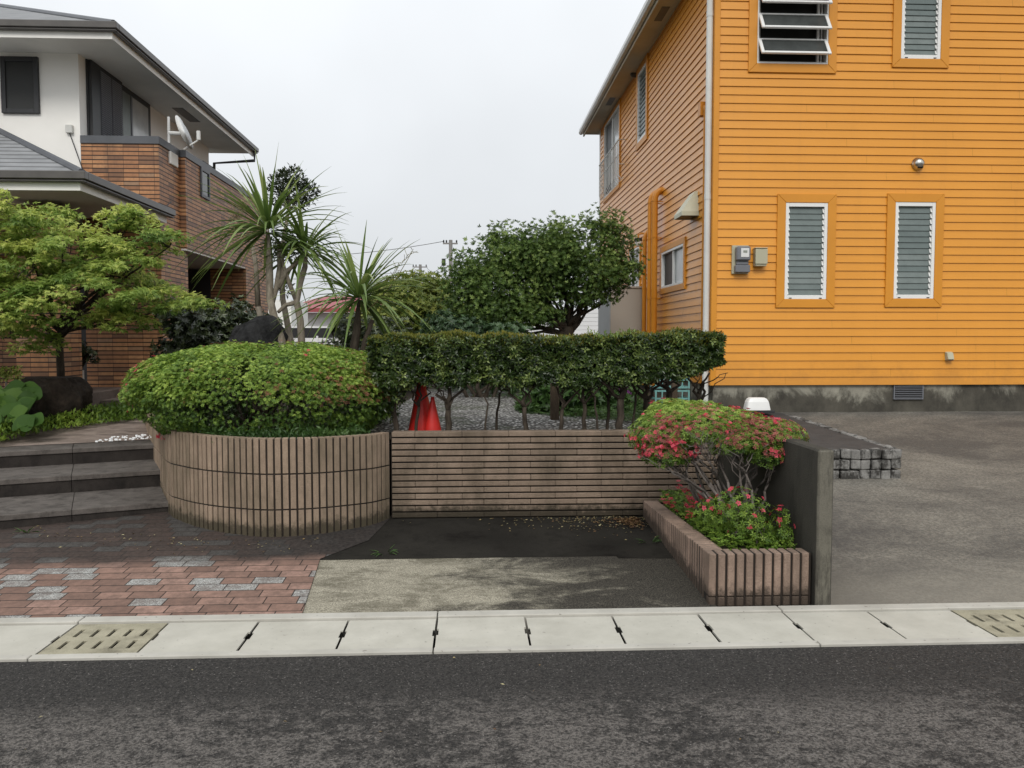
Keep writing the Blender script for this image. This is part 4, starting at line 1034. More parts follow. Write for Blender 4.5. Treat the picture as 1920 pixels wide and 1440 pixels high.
# white upper storey
m = MB(); m.box(-16, XW - .003, Y1 - .001, 19.2, 3.4, 6.1); part('plaster_wall', m, M['plaster'], th)
def faceX(x0, x1, z0, z1, d, mat, name, par, dd=0.02):     # a panel on the white side wall between photo columns
    ya, yb = atX(x0, 300, XW).y, atX(x1, 300, XW).y; m = MB(); m.box(XW + d, XW + d + dd, ya, yb, z0, z1); return part(name, m, mat, par, bevel=.003)
zt_ = atX(165, 114, XW).z
wd = faceX(165, 281, ZC - .1, zt_, 0.0, M['charcoal'], 'window', th, .03)
faceX(226, 243, ZC - .1, zt_ - .1, .031, M['glassgrey'], 'pane', wd, .006); faceX(246, 276, ZC - .1, zt_ - .1, .031, M['glasspale'], 'pane', wd, .006); faceX(243.2, 245.8, ZC - .1, zt_ - .1, .031, M['metergrey'], 'mullion', wd, .02)
ya, yb = atX(181, 300, XW).y, atX(222, 300, XW).y
shu = faceX(166, 223.5, ZC - .1, zt_ - .004, .031, M['charcoal'], 'shutter', wd, .05)
m = MB(); zz = ZC
while zz < zt_ - .06:
    for a, b in ((ya + .02, (ya + yb) / 2 - .02), ((ya + yb) / 2 + .02, yb - .02)):
        m.obox((XW + .087, (a + b) / 2, zz), (0, (b - a) / 2, 0), (.006, 0, -.007), (.004, 0, .006))
    zz += .032
part('shutter_slat', m, M['metergrey'], shu)
w2 = faceX(328, 374, ZC - .1, 5.35, 0, M['charcoal'], 'window', th, .03); faceX(336, 372, ZC - .1, 5.25, .031, M['glassgrey'], 'pane', w2, .006)
faceX(374.5, 392, ZC - .1, 5.45, .0, M['charcoal'], 'shutter', th, .08)
r0, r1 = atY(6, 213, Y1), atY(73, 108, Y1)
m = MB(); fr = frame([r0.x, r1.x, r0.z, r1.z], .07, Y1 - .05, Y1 - .002); wd = part('window', fr, M['charcoal'], th, bevel=.004)
m = MB(); m.box(r0.x + .06, r1.x - .06, Y1 - .028, Y1 - .02, r0.z + .06, r1.z - .06); part('pane', m, M['insect'], wd)
# tiled-wall small window
ya, yb = atX(375, 340, XJ).y, atX(391, 340, XJ).y; z0, z1 = atX(383, 372, XJ).z, atX(383, 318, XJ).z
m = MB(); fr = frame([ya, yb, z0, z1], .05, XJ - .01, XJ + .03, 'x'); wd = part('window', fr, M['coping'], th); m = MB(); m.box(XJ, XJ + .012, ya + .04, yb - .04, z0 + .04, z1 - .04); part('pane', m, M['glassdark'], wd)
# recessed shutter panel and dark opening below
m = MB(); ya, yb = atX(350, 500, XJ - 1.18).y, atX(392, 500, XJ - 1.18).y
m.box(XJ - 1.198, XJ - 1.16, YJ + .32, yb, .8, BOT - .5); part('roller_shutter', m, M['metergrey'], th)
m = MB(); m.box(XJ - 1.198, XJ - 1.17, yb + .02, yb + 2.6, .8, BOT - .45); part('garage_opening', m, M['dark'], th)
m = MB(); m.box(XJ - 1.19, XJ - .72, yp - .03, yp - .004, .8, BOT - .06); part('recess_shade_panel', m, M['charcoal'], th)  # deep shade of the recess put in as a dark panel
# hip roofs with eaves
def hip(x1, y0, z, depth_y, pit, name_s, xl=-20, ov_in=0.9, yend=None, rise=4.0):
    ye = y0 + depth_y
    m = MB(); m.box(xl, x1 - .02, y0 + .02, ye, z - .10, z - .06); part('soffit', m, M['soffit'], th)
    m = MB(); m.box(xl, x1, y0, y0 + .018, z - .17, z - .02); m.box(x1 - .018, x1, y0 + .018, ye, z - .17, z - .02); part('fascia', m, M['soffit'], th)
    m = MB(); m.box(xl, x1 + .10, y0 - .10, y0 - .001, z - .05, z + .045); m.box(x1 + .001, x1 + .10, y0 - .001, ye + .12, z - .05, z + .045)
    m.box(xl, x1 + .075, y0 - .075, y0 - .001, z - .08, z - .051); m.box(x1 + .001, x1 + .075, y0 - .001, ye + .12, z - .08, z - .051); part('roof_gutter', m, M['gutterbrown'], th, bevel=.008)
    t = min(rise, depth_y); m = MB(); e = .04
    A, B = (x1 + e, y0 - e, z + .03), (x1 + e - t, y0 - e + t, z + .03 + pit * t)
    m.add([(xl, y0 - e, z + .03), A, B, (xl, y0 - e + t, z + .03 + pit * t), (x1 + e, ye, z + .03), (x1 + e - t, ye, z + .03 + pit * t)], [(0, 1, 2, 3), (1, 4, 5, 2)]); part('roof', m, M['roof'], th)
    m = MB(); m.tube([A, B], .05, 8); part('hip_cap', m, M['coping'], th)
ye0 = 12.15; zu = atY(213, 50, ye0).z
hip(xY(210, ye0, 50), ye0, zu, 7.55, .44, 'u')
yl0 = 10.2; zl = atY(150, 330, yl0).z
hip(xY(150, yl0, 330), yl0, zl, Y1 - yl0 - .003, .47, 'l')
m = MB(); xe = xY(210, ye0, 50); m.tube([(xe + .05, 19.6, zu - .08), (xe + .05, 19.6, zu - .28), (XW + .1, 19.25, zu - .42), (XW + .06, 19.25, 3.6)], .035, 8); part('downpipe', m, M['charcoal'], th)
m = MB(); m.box(XW + .35, XW + .55, 15.9, 16.9, zu - .106, zu - .1005); part('soffit_vent', m, M['gutterbrown'], th)
# telephone box and cable
p = atY(132, 243, Y1); m = MB(); m.box(p.x - .05, p.x + .05, Y1 - .06, Y1 - .002, p.z - .06, p.z + .06); jb2 = part('cable_box', m, M['gutterwhite'], th, bevel=.006)
m = MB(); m.tube([(p.x, Y1 - .03, p.z - .06), (p.x + .1, Y1 - .04, p.z - .35), (XW + .15, Y1 - .045, p.z - .95), (XB - .2, Y1 - .045, p.z - 1.25), (XB + .03, Y1 - .03, p.z - 1.2), (XB + .03, Y1 + .4, p.z - 1.0)], .007, 5); part('cable', m, M['charcoal'], jb2)
# satellite dish
p = atY(341, 250, 13.6); sdh = thing('satellite_dish', 'white satellite dish mounted on the tiled balcony corner', 'satellite dish', (XB, 13.6, ZC))
ax = Vector((0.93, 0.0, 0.36)).normalized(); m = MB(); c = atY(344, 249, 13.6)
m.lathe(c - ax * .03, ax, [(-.012, .03), (.0, .10), (.018, .19), (.042, .275), (.05, .275), (.03, .19), (.012, .10), (.006, .002)], 28); part('dish', m, M['dish'], sdh, smooth=True)
m = MB(); pb = Vector((XB - .06, 13.62, ZC - .25)); m.tube([pb, (pb.x, pb.y, c.z + .25)], .022, 8); m.tube([(pb.x, pb.y, c.z), c - ax * .03], .03, 8); part('mast', m, M['white'], sdh)
m = MB(); e_ = c + ax * .25 + Vector((0, 0, -.20)); m.tube([c - Vector((0, 0, .26)), e_], .014, 6); m.tube([e_, e_ + Vector((0, 0, .14))], .032, 8); part('feed_arm', m, M['dish'], sdh)
m = MB(); m.box(XB - .18, XB + .035, 13.42, 13.75, ZC - .32, ZC - .121); part('bracket', m, M['soffit'], sdh, bevel=.01)

# ================================================================== PLANTS
def B(px, py, Y, rx, ry, rz): c = atY(px, py, Y); return ((c.x, c.y, c.z), (rx, ry, rz))
def tree_thing(name, label, cat, base): return thing(name, label, cat, base)
# ---- round azalea in the curved planter
az = tree_thing('round_azalea', 'large clipped mounded azalea with light green leaves above the curved planter', 'shrub', (-1.95, 7.5, .77))
def dome(n, depth=.16, lowz=-.55):
    P, O = [], []; c = np.array([-1.82, 7.62, 1.04]); rr = np.array([1.19, 1.12, .52]); got = 0
    while got < n:
        d = rand_unit(n); d = d[d[:, 2] > lowz]
        e = np.sign(d) * np.abs(d) ** .66; e = e / (np.abs(e) ** 2.5).sum(1, keepdims=True) ** (1 / 2.5)
        r = 1 - depth * RNG.random(len(d)) ** 1.5
        taper = np.where(e[:, 2] < 0, 1 + e[:, 2] * (.36 + .14 * (e[:, 0] < -.3)), 1.0)
        q = e * rr; q[:, :2] *= taper[:, None]
        p = c + q * r[:, None] * (1 + lumps(q, 5, .045, 5) + lumps(q, 14, .02, 6))[:, None]
        p[:, 0] += np.where(p[:, 0] < -2.4, -0.12 * (p[:, 0] < -2.4), 0) * 0
        P.append(p); O.append(unit(e / rr)); got += len(d)
    return np.concatenate(P)[:n], np.concatenate(O)[:n]
P, O = dome(50000, .2, -.42)
hgt = np.clip((O[:, 2] + .3) / 1.0, 0, 1)
keep = (RNG.random(len(P)) < (0.45 + .55 * hgt)) & ((lumps(P, 8, 1, 41) < .55) | (O[:, 2] > .25)); P, O, hgt = P[keep], O[keep], hgt[keep]
tn = np.clip(.10 + .36 * hgt + np.where(RNG.random(len(P)) < .38, .30, 0) + RNG.normal(0, .13, len(P)) + lumps(P, 10, .22, 9), 0, 1)     # tone gets lighter where the dome faces upward
rosettes('crown', P, O, .0175, .5, M['f_azalea'], az, 6, tn, .75, .5, .8)
P, O = dome(9000, .5); foliage('inner_foliage', P - O * .09, O, .032, .015, M['f_hedge'], az, tlo=0, thi=.45)  # crown's inner shade put into the leaf colour, darker than the outside
P, O = dome(9000, .05); mk = (lumps(P, 3.2, 1, 21) + RNG.normal(0, .35, len(P)) > .33) & (O[:, 2] > .1); rosettes('faded_blooms', P[mk] + O[mk] * .012, O[mk], .019, .5, M['f_azred'], az, 4)
P, O = dome(900, .03); mk = (lumps(P, 4, 1, 33) > .5) | (RNG.random(len(P)) < .035); P, O = P[mk][:46], O[mk][:46]; k_ = 3; P = np.repeat(P, k_, 0) + RNG.normal(0, .022, (len(P) * k_, 3)); O = np.repeat(O, k_, 0); rosettes('flowers', P + O * .010, O, .020, .75, M['f_flower'], az, 5)
m = MB()
for i in range(26):
    a = RNG.uniform(0, 6.28); r = RNG.uniform(.05, .5); b = (-1.95 + r * math.cos(a), 7.45 + r * .8 * math.sin(a), .74); t = (-1.95 + 2.1 * r * math.cos(a), 7.45 + 1.9 * r * .9 * math.sin(a), 1.2)
    limb(m, b, t, .018, .006, 5, .08, i, 6)
part('stems', m, M['bark'], az)
# fringe of ferns and weeds at the planter edge
P = []; 
for i in range(150):
    s = RNG.uniform(.1, 2.5); p, d, _ = on_curve(s); nin = Vector((d.y, -d.x, 0)); q = p + nin * RNG.uniform(.12, .30); P.append((q.x, q.y, .76 + RNG.uniform(0, .08)))
P = np.array(P); fe = thing('planter_fern', 'dark green ferns and weeds fringing the rim of the curved planter', 'ferns', (-1.6, 6.6, .77))
Pr = np.repeat(P, 34, 0) + RNG.normal(0, 1, (len(P) * 34, 3)) * np.array([.035, .035, .028]); o = foliage('fronds', Pr, unit(RNG.normal(0, 1, Pr.shape) + [0, -.3, .6]), .045, .018, M['f_fern'], fe, tlo=.1, thi=.9); o['kind'] = 'stuff'

# ---- clipped hedge above the retaining wall
hx0, hx1, hy0, hy1 = -.86, 2.12, 6.93, 7.56
hg = tree_thing('clipped_hedge', 'long flat-topped clipped hedge on bare trunks above the retaining wall', 'hedge', (.6, 7.2, .8))
def hedge_pts(n, inset=.14, face=None):
    x = RNG.uniform(hx0, hx1, n); y = RNG.uniform(hy0, hy1, n); z = RNG.uniform(1.22, 1.605, n)
    f = RNG.choice(5, n, p=[.30, .34, .14, .06, .16]) if face is None else np.full(n, face)
    dpt = inset * RNG.random(n) ** 1.5; O = np.zeros((n, 3))
    for k, (ax_, sg, lim) in enumerate(((1, -1, hy0), (2, 1, 1.605), (2, -1, 1.22), (0, -1, hx0), (0, 1, hx1))):
        mk = f == k; O[mk, ax_] = sg
        [x, y, z][ax_][mk] = lim - sg * dpt[mk]
    P = np.stack([x, y, z], 1)
    # rounded ends and sagging underside
    P += O * (lumps(P, 5, .035, 4) + lumps(P, 13, .018, 8))[:, None]
    e = np.clip((P[:, 0] - 1.75) / .4, 0, 1); P[:, 2] = np.where(P[:, 2] < 1.38, P[:, 2] + e * .17 * (1.38 - P[:, 2]) / .16, P[:, 2])
    P[:, 2] += np.where(P[:, 2] < 1.34, lumps(P * np.array([1, 1, 0]), 5, .05, 12), 0)
    P[:, 2] += .02 * np.clip((P[:, 0] - .8) / 1.0, 0, 1)
    return P, O
P, O = hedge_pts(15500, .16); rosettes('crown', P, O, .038, .46, M['f_hedge'], hg, 4, np.clip(RNG.normal(.42, .26, len(P)) + lumps(P, 9, .22, 3), 0, 1), .7, .7, .7)
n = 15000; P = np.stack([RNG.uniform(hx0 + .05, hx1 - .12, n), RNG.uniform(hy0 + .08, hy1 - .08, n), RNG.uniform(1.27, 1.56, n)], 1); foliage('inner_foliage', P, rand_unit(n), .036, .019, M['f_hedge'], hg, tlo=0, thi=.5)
P, O = hedge_pts(12000, .05, 1); mk = RNG.random(len(P)) < np.clip(1.15 - (P[:, 0] + .8) / 3.2, .30, 1); P = P[mk]; O = O[mk]
foliage('new_shoots', P + [0, 0, .012], O, .026, .012, M['f_hedgetop'], hg, up=.9, rnd=.5)
P, O = hedge_pts(5000, .06, 0); mk = P[:, 2] > 1.53; foliage('new_shoots', P[mk], O[mk], .026, .012, M['f_hedgetop'], hg, up=.9, rnd=.5)
P, O = crown_pts([B(735, 715, 7.15, .14, .22, .20), B(725, 760, 7.2, .10, .16, .16), B(760, 690, 7.15, .14, .2, .10)], 900, .8, .2, 7, 5, -.9); rosettes('low_growth', P, O, .034, .46, M['f_hedge'], hg, 4, np.clip(RNG.normal(.3, .22, len(P)), 0, 1), .7, .5, .8)
P, O = hedge_pts(500, .02, 1); P = P[(lumps(P, 3, 1, 40) > .2) & (P[:, 0] > 1.0)]; Pr = np.repeat(P, 6, 0) + RNG.normal(0, .012, (len(P) * 6, 3)) + [0, 0, .03]; foliage('shoots', Pr, unit(RNG.normal(0, .4, Pr.shape) + [0, 0, 1]), .035, .014, M['f_tree'], hg, up=.8, tlo=.4, thi=1)
trunks = [(745, .026, 7.15, -.05), (778, .016, 7.2, .06), (838, .030, 7.05, .02), (908, .010, 7.05, .04), (986, .023, 7.05, -.02), (1050, .020, 7.08, .03), (1098, .021, 7.1, -.02), (1122, .010, 7.05, -.05), (1161, .036, 7.1, .02), (1185, .012, 7.3, .05), (1212, .034, 7.4, .0), (1254, .036, 7.5, .0), (1300, .030, 7.35, .08), (930, .012, 7.4, .05), (1140, .016, 7.4, .0)]
for i, (px, r, Y, lean) in enumerate(trunks):
    b = atY(px, 806, Y); m = MB(); top = Vector((b.x + lean, Y + RNG.uniform(-.05, .12), 1.22))
    fork = Vector((b.x + lean * .6, Y, 1.03 + RNG.uniform(-.04, .08)))
    limb(m, (b.x, Y, .70), fork, r, r * .8, 6, .012, 70 + i, 8)
    limb(m, fork, top, r * .75, r * .5, 5, .03, i, 7)
    if r > .015:
        for q in (-1, 1): limb(m, fork, (fork.x + q * RNG.uniform(.10, .26), Y + RNG.uniform(-.1, .15), 1.29), r * .55, r * .25, 6, .05, i * 3 + q, 6)
        for q in range(4): limb(m, fork.lerp(top, RNG.random()), (fork.x + RNG.uniform(-.22, .22), Y + RNG.uniform(-.15, .2), 1.3), r * .22, .003, 6, .05, i * 9 + q, 5)
    part('trunk', m, M['bark'], hg, smooth=True)

# ---- flowering azalea in the low planter
fa = tree_thing('flowering_azalea', 'umbrella-shaped azalea with pink-red flowers and bare grey branches in the low planter', 'shrub', (1.75, 5.6, .27))
bl = [((1.62, 5.78, .98), (.46, .42, .155)), ((1.34, 5.72, .93), (.24, .28, .15)), ((2.02, 5.62, .93), (.26, .28, .13)), ((1.80, 5.50, .90), (.22, .20, .10)), ((2.0, 5.52, .84), (.17, .18, .13)), ((1.32, 5.60, .82), (.17, .16, .12)), ((1.55, 5.95, 1.06), (.28, .3, .10))]
P, O = crown_pts(bl, 9500, .5, .14, 7, 3, -.65); hh = np.clip((P[:, 2] - .82) / .3, 0, 1)
rosettes('crown', P, O, .020, .45, M['f_azalea'], fa, 5, np.clip(.22 + .5 * hh + RNG.normal(0, .16, len(P)), 0, 1))
P, O = crown_pts(bl, 3200, .12, .14, 7, 3, -.1); mk = lumps(P, 4, 1, 12) + RNG.normal(0, .4, len(P)) > .55; rosettes('faded_blooms', P[mk] + O[mk] * .004, O[mk], .016, .5, M['f_coral'], fa, 5)
P, O = crown_pts(bl, 900, .08, .14, 7, 3, -.3); mk = (lumps(P, 6, 1, 14) + RNG.normal(0, .3, len(P)) > .45); P, O = P[mk], O[mk]
P2, O2 = crown_pts([((1.36, 5.62, .86), (.22, .2, .11))], 120, .1, .1, 7, 3, -.3); P, O = np.concatenate([P, P2]), np.concatenate([O, O2])
rosettes('flowers', P + O * .010, O, .0185, .72, M['f_flower'], fa, 5, RNG.uniform(.1, .9, len(P)), .75)
m = MB()
root = Vector((1.74, 5.42, .24))
for i in range(20):
    b0 = root + Vector((RNG.uniform(-.05, .22), RNG.uniform(-.1, .5), 0)); bb = bl[i % 6]; t = Vector(bb[0]) + Vector((RNG.uniform(-1, 1) * bb[1][0] * .8, RNG.uniform(-1, 1) * bb[1][1] * .8, -.02))
    mid = b0.lerp(t, .5) + Vector((RNG.uniform(-.08, .08), RNG.uniform(-.08, .08), .03))
    limb(m, b0, mid, .013, .009, 6, .03, i, 6); limb(m, mid, t, .009, .004, 6, .04, i + 50, 5)
    for q in range(3): limb(m, mid.lerp(t, RNG.uniform(.1, .7)), t + Vector((RNG.uniform(-.2, .2), RNG.uniform(-.2, .2), RNG.uniform(0, .06))), .005, .002, 6, .03, i * 7 + q, 4)
for i in range(160):
    a = Vector((1.56 + RNG.normal(0, .07), 5.42 + RNG.normal(0, .05), .86 + RNG.normal(0, .05))); limb(m, a, a + Vector((RNG.uniform(-.06, .06), RNG.uniform(-.05, .05), RNG.uniform(.0, .08))), .0018, .001, 4, .012, i, 3)
part('branches', m, M['twig'], fa, smooth=True)
# low azalea, flowers and clover in the low planter
la = tree_thing('low_azalea', 'small sparse azalea with a few red flowers at the front of the low planter', 'shrub', (1.75, 5.15, .27))
bl2 = [((1.70, 5.2, .48), (.17, .14, .17)), ((1.82, 5.2, .40), (.16, .14, .15)), ((1.97, 5.15, .38), (.07, .1, .15)), ((1.62, 5.5, .42), (.14, .15, .12))]
P, O = crown_pts(bl2, 900, .8, .2, 9, 5, -.8); rosettes('crown', P, O, .022, .42, M['f_azalea'], la, 5, np.clip(RNG.normal(.4, .2, len(P)), 0, 1))
P, O = crown_pts(bl2, 46, .2, .2, 9, 5, -.3); rosettes('flowers', P + O * .012, O, .019, .75, M['f_flower'], la, 5)
m = MB()
for i in range(14): limb(m, (1.7 + RNG.uniform(-.05, .3), 5.2 + RNG.uniform(-.05, .2), .25), (1.75 + RNG.uniform(-.2, .25), 5.2 + RNG.uniform(-.1, .15), .52), .006, .002, 5, .03, i, 5)
part('stems', m, M['twig'], la)
cl = tree_thing('clover_patch', 'bright green clover with pink blooms filling the low planter', 'clover', (1.6, 5.8, .25))
P = np.stack([RNG.uniform(1.53, 2.03, 2600), RNG.uniform(5.03, 6.75, 2600), np.zeros(2600)], 1); P[:, 2] = .23 + (RNG.random(2600) ** .7) * np.where(P[:, 0] < 1.75, .13, .10); o = rosettes('leaves', P, np.tile([0., -.2, 1.], (2600, 1)), .022, .8, M['f_cover'], cl, 3, np.clip(RNG.normal(.35, .2, 2600), 0, 1)); o['kind'] = 'stuff'
P = np.stack([RNG.uniform(1.50, 1.75, 26), RNG.uniform(5.7, 6.7, 26), RNG.uniform(.34, .46, 26)], 1); mk = lumps(P, 6, 1, 2) > -.3; P = np.repeat(P[mk], 5, 0) + RNG.normal(0, .018, (mk.sum() * 5, 3)); o = rosettes('flowers', P, np.tile([0., -.5, .8], (len(P), 1)), .018, .6, M['f_flower'], cl, 5)

# ---- maple
mp = tree_thing('maple_tree', 'spreading maple with bright yellow-green leaves in front of the tiled house', 'tree', (-5.2, 10.7, .65))
bl = [B(60, 490, 9.3, .80, .8, .48), B(180, 520, 9.3, .72, .7, .40), B(30, 410, 9.6, .55, .6, .28), B(250, 470, 9.5, .42, .5, .30), B(230, 410, 9.6, .22, .35, .14), B(255, 405, 9.5, .20, .3, .10), B(290, 555, 9.2, .40, .5, .22), B(340, 575, 9.1, .26, .3, .15), B(150, 590, 9.2, .55, .6, .26), B(-40, 560, 9.2, .60, .6, .42), B(20, 620, 9.3, .35, .4, .16), B(285, 440, 9.3, .20, .28, .09), B(318, 462, 9.3, .13, .2, .07), B(240, 600, 9.4, .28, .4, .16), B(-90, 450, 9.4, .6, .7, .5), B(120, 450, 9.5, .45, .5, .22), B(310, 440, 9.4, .12, .2, .06), B(95, 640, 9.5, .22, .3, .10)]
PC, PO = crown_pts(bl, 285, .75, .25, 6, 7, -.55); P, O, tn = [], [], []
for c, o_ in zip(PC, PO):
    k = int(RNG.integers(45, 95)); rr = RNG.uniform(.10, .21); q = rand_unit(k) * (RNG.random((k, 1)) ** .45)
    out = np.array([o_[0], o_[1], 0]); out /= max(np.linalg.norm(out), .2)
    p = c + q * np.array([rr, rr, rr * .30]) + out * (q @ out)[:, None] * rr * .35; p[:, 2] -= .9 * ((q[:, :2] ** 2).sum(1)) * rr * .45
    P.append(p); O.append(unit(q * np.array([1, 1, .4]) + out * .5)); tn.append(np.clip(RNG.normal(.50, .19) + .18 * o_[2] + .16 * q[:, 2] + .14 * (q @ out) + RNG.normal(0, .10, k), 0, 1))
P, O, tn = np.concatenate(P), np.concatenate(O), np.concatenate(tn)
maple_leaves('crown', P, O, .058, M['f_maple'], mp, tn)
m = MB(); root = atY(112, 700, 10.4); root.z = .6; fk = atY(112, 632, 10.1)
limb(m, root, fk, .052, .042, 6, .02, 2, 10)
for i, b in enumerate(bl): limb(m, fk + Vector((0, 0, RNG.uniform(-.05, .15))), Vector(b[0]), .026, .006, 7, .08, i, 7)
for i in range(60):
    b = bl[i % len(bl)]; c = Vector(b[0]); limb(m, c, c + Vector([RNG.uniform(-1, 1) * q for q in b[1]]), .010, .003, 5, .05, i, 5)
part('trunk', m, M['bark'], mp, smooth=True)
def sq(P):
    P = P.copy(); t = np.clip((P[:, 2] + 1) / 2, 0, 1); P[:, 2] = np.minimum(P[:, 2], .72); P[:, 0] *= np.where(P[:, 0] < 0, .75 + .35 * t, 1.12 - .35 * t); return P
c = atY(98, 745, 9.9); rock('garden_boulder', (c.x, 9.9, .82), .43, .38, .46, M['rockbrown'], 'dark brown flat-topped boulder under the maple tree', 4, sq)
c = atY(470, 640, 8.9)
def sq2(P):
    P = P.copy(); P[:, 2] = np.where(P[:, 2] > .62 + .34 * P[:, 0], .62 + .34 * P[:, 0] + (P[:, 2] - .62 - .34 * P[:, 0]) * .3, P[:, 2]); return P
rock('lava_rock', (c.x, 9.0, 1.36), .34, .3, .58, M['rockblack'], 'craggy black lava rock behind the round azalea', 9, sq2)
# ---- dark shrub by the tiled house
ds = tree_thing('dark_shrub', 'dark glossy evergreen shrub against the tiled house behind the black rock', 'shrub', (-3.6, 11.5, .75))
bl = [B(380, 620, 11.3, .55, .55, .42), B(440, 605, 11.5, .42, .45, .36), B(340, 600, 11.4, .36, .4, .26), B(470, 640, 11.3, .4, .4, .35), B(410, 680, 11.2, .75, .5, .4), B(330, 670, 11.2, .3, .4, .4), B(500, 615, 11.6, .2, .3, .18)]
P, O = crown_pts(bl, 2900, .7, .3, 6, 31, -.9); rosettes('crown', P, O, .066, .42, M['f_dark'], ds, 6, np.clip(RNG.normal(.4, .28, len(P)) + .15 * O[:, 2], 0, 1), .75, .5, .8)
m = MB()
for i in range(10): limb(m, (-3.6 + RNG.uniform(-.2, .2), 11.4, .7), Vector(bl[i % 7][0]), .02, .008, 5, .06, i, 6)
part('stems', m, M['bark'], ds)
# ---- cordylines
def cordyline(label, head, trunk, n, L, seed, r0=.05, droop=.46, extra=None, mat='barkpale', hi=1.0):
    t = tree_thing('cordyline', label, 'cordyline', tuple(trunk[0])); t['group'] = 'cordylines behind the round azalea'
    straps('leaf_rosette', head, n, L, .043, M['f_cord'], t, -.45, hi, droop, seed)
    trunk = list(trunk); trunk[-1] = trunk[-1] + Vector((0, 0, .05)); m = MB(); k = len(trunk); m.tube(trunk, [r0 * (1 - .35 * i / (k - 1)) * (.25 if i == k - 1 else 1) for i in range(k)], 10)
    for ex in (extra or []): m.tube(ex, [r0 * .62 * (1 - .3 * i / max(1, len(ex) - 1)) for i in range(len(ex))], 8)
    part('trunk', m, M[mat], t, smooth=True); return t
T = lambda pts: [atY(px, py, Y) for px, py, Y in pts]
c1 = cordyline('tall cordyline with a wide spiky head in front of the tiled house wall', atY(503, 432, 9.0), T([(552, 780, 8.9), (540, 690, 8.9), (528, 640, 8.9), (515, 600, 8.9), (506, 560, 8.95), (505, 500, 9.0), (503, 436, 9.0)]), 105, .95, 5,
   extra=[T([(508, 575, 8.95), (518, 540, 9.0), (524, 500, 9.1), (523, 455, 9.15)]), T([(521, 540, 9.0), (536, 510, 9.1), (560, 490, 9.2)])])
P = np.concatenate([np.array([atY(460 - 25 * t + RNG.normal(0, 7), 378 + 40 * t + RNG.normal(0, 7), 8.9)]) for t in RNG.random(420)]); foliage('flower_spray', P, rand_unit(len(P)), .028, .008, M['f_seed'], c1)
cordyline('second cordyline head on a forked pale trunk right of the tallest one', atY(573, 470, 9.2), T([(567, 780, 9.1), (566, 650, 9.1), (563, 600, 9.1), (556, 565, 9.1), (563, 530, 9.15), (572, 500, 9.2), (573, 474, 9.2)]), 78, .76, 8, .042,
   extra=[T([(556, 565, 9.1), (542, 530, 9.1), (532, 500, 9.1), (524, 465, 9.1)]), T([(553, 568, 9.1), (535, 572, 9.1), (522, 585, 9.0)])])
cordyline('short cordyline with a spiky head just left of the hedge', atY(673, 560, 8.3), T([(660, 760, 8.2), (663, 660, 8.25), (670, 610, 8.3), (673, 564, 8.3)]), 98, .86, 21, .05, .48, mat='bark', extra=[T([(672, 700, 8.2), (684, 640, 8.25), (698, 600, 8.3)])])
c3 = [o for o in bpy.data.objects if o.name.startswith('cordyline')][-1]
m = MB(); P = []
q = [atY(690 + 85 * t, 580 - 115 * t + 14 * math.sin(3 * t), 8.3) for t in np.linspace(0, 1, 8)]; m.tube(q, [.008 - .0008 * i for i in range(8)], 5)
for i in range(26):
    t = .3 + .7 * i / 26; a = atY(690 + 85 * t, 580 - 115 * t, 8.3); m.tube([a, a + Vector((RNG.uniform(-.09, .09), RNG.uniform(-.05, .05), RNG.uniform(-.02, .12)))], .003, 4)
part('flower_stalk', m, M['f_seed'], c3)
# ---- small round-headed tree behind the cordylines
rt = tree_thing('round_headed_tree', 'slender tree with a small dark round crown above the cordylines', 'tree', (-2.1, 10.2, .8))
bl = [B(545, 355, 10.2, .24, .24, .2), B(530, 340, 10.2, .16, .2, .14), B(572, 362, 10.2, .16, .2, .15), B(548, 330, 10.2, .14, .15, .10), B(520, 370, 10.2, .14, .15, .12), B(556, 385, 10.2, .14, .15, .08), B(508, 470, 10.1, .14, .15, .16), B(548, 470, 10.2, .15, .15, .12), B(535, 540, 10.2, .10, .1, .09)]
P, O = crown_pts(bl, 2300, .7, .3, 8, 55, -.95); foliage('crown', P, O, .05, .022, M['f_dark'], rt, tlo=0, thi=.8)
m = MB(); m.tube(T([(560, 780, 10.2), (545, 640, 10.2), (530, 560, 10.2), (528, 470, 10.2), (542, 390, 10.2)]), [.045, .04, .034, .028, .018], 9)
for b in bl[:6]: limb(m, atY(542, 392, 10.2), Vector(b[0]), .016, .005, 5, .03, 3, 6)
m.tube(T([(484, 575, 10.3), (480, 500, 10.3), (470, 440, 10.3)]), [.035, .03, .022], 8); m.tube(T([(500, 650, 10.3), (484, 575, 10.3)]), .035, 8)
part('trunk', m, M['barkpale'], rt, smooth=True)
# ---- broad evergreen in the middle of the yard
bt_ = tree_thing('broad_evergreen', 'broad spreading evergreen tree with dark trunk beside the orange house', 'tree', (1.3, 12.2, .8))
bl = [B(1000, 520, 12, .62, .65, .50), B(1090, 490, 12.1, .62, .6, .42), B(930, 505, 12, .50, .55, .36), B(1150, 470, 12.1, .32, .4, .34), B(1150, 520, 11.9, .38, .4, .28), B(1060, 545, 11.9, .5, .5, .22), B(900, 575, 11.8, .5, .6, .42), B(975, 570, 11.8, .5, .5, .30), B(1140, 430, 12.2, .28, .35, .2), B(960, 455, 12.1, .32, .4, .2), B(1050, 455, 12.1, .35, .4, .2), B(1185, 500, 12, .16, .25, .12), B(880, 520, 12, .3, .4, .24), B(930, 620, 11.8, .45, .5, .26), B(1100, 565, 11.8, .32, .35, .12), B(925, 447, 12.1, .1, .1, .14), B(1110, 420, 12.2, .14, .15, .10), B(1045, 430, 12.1, .1, .1, .12)]
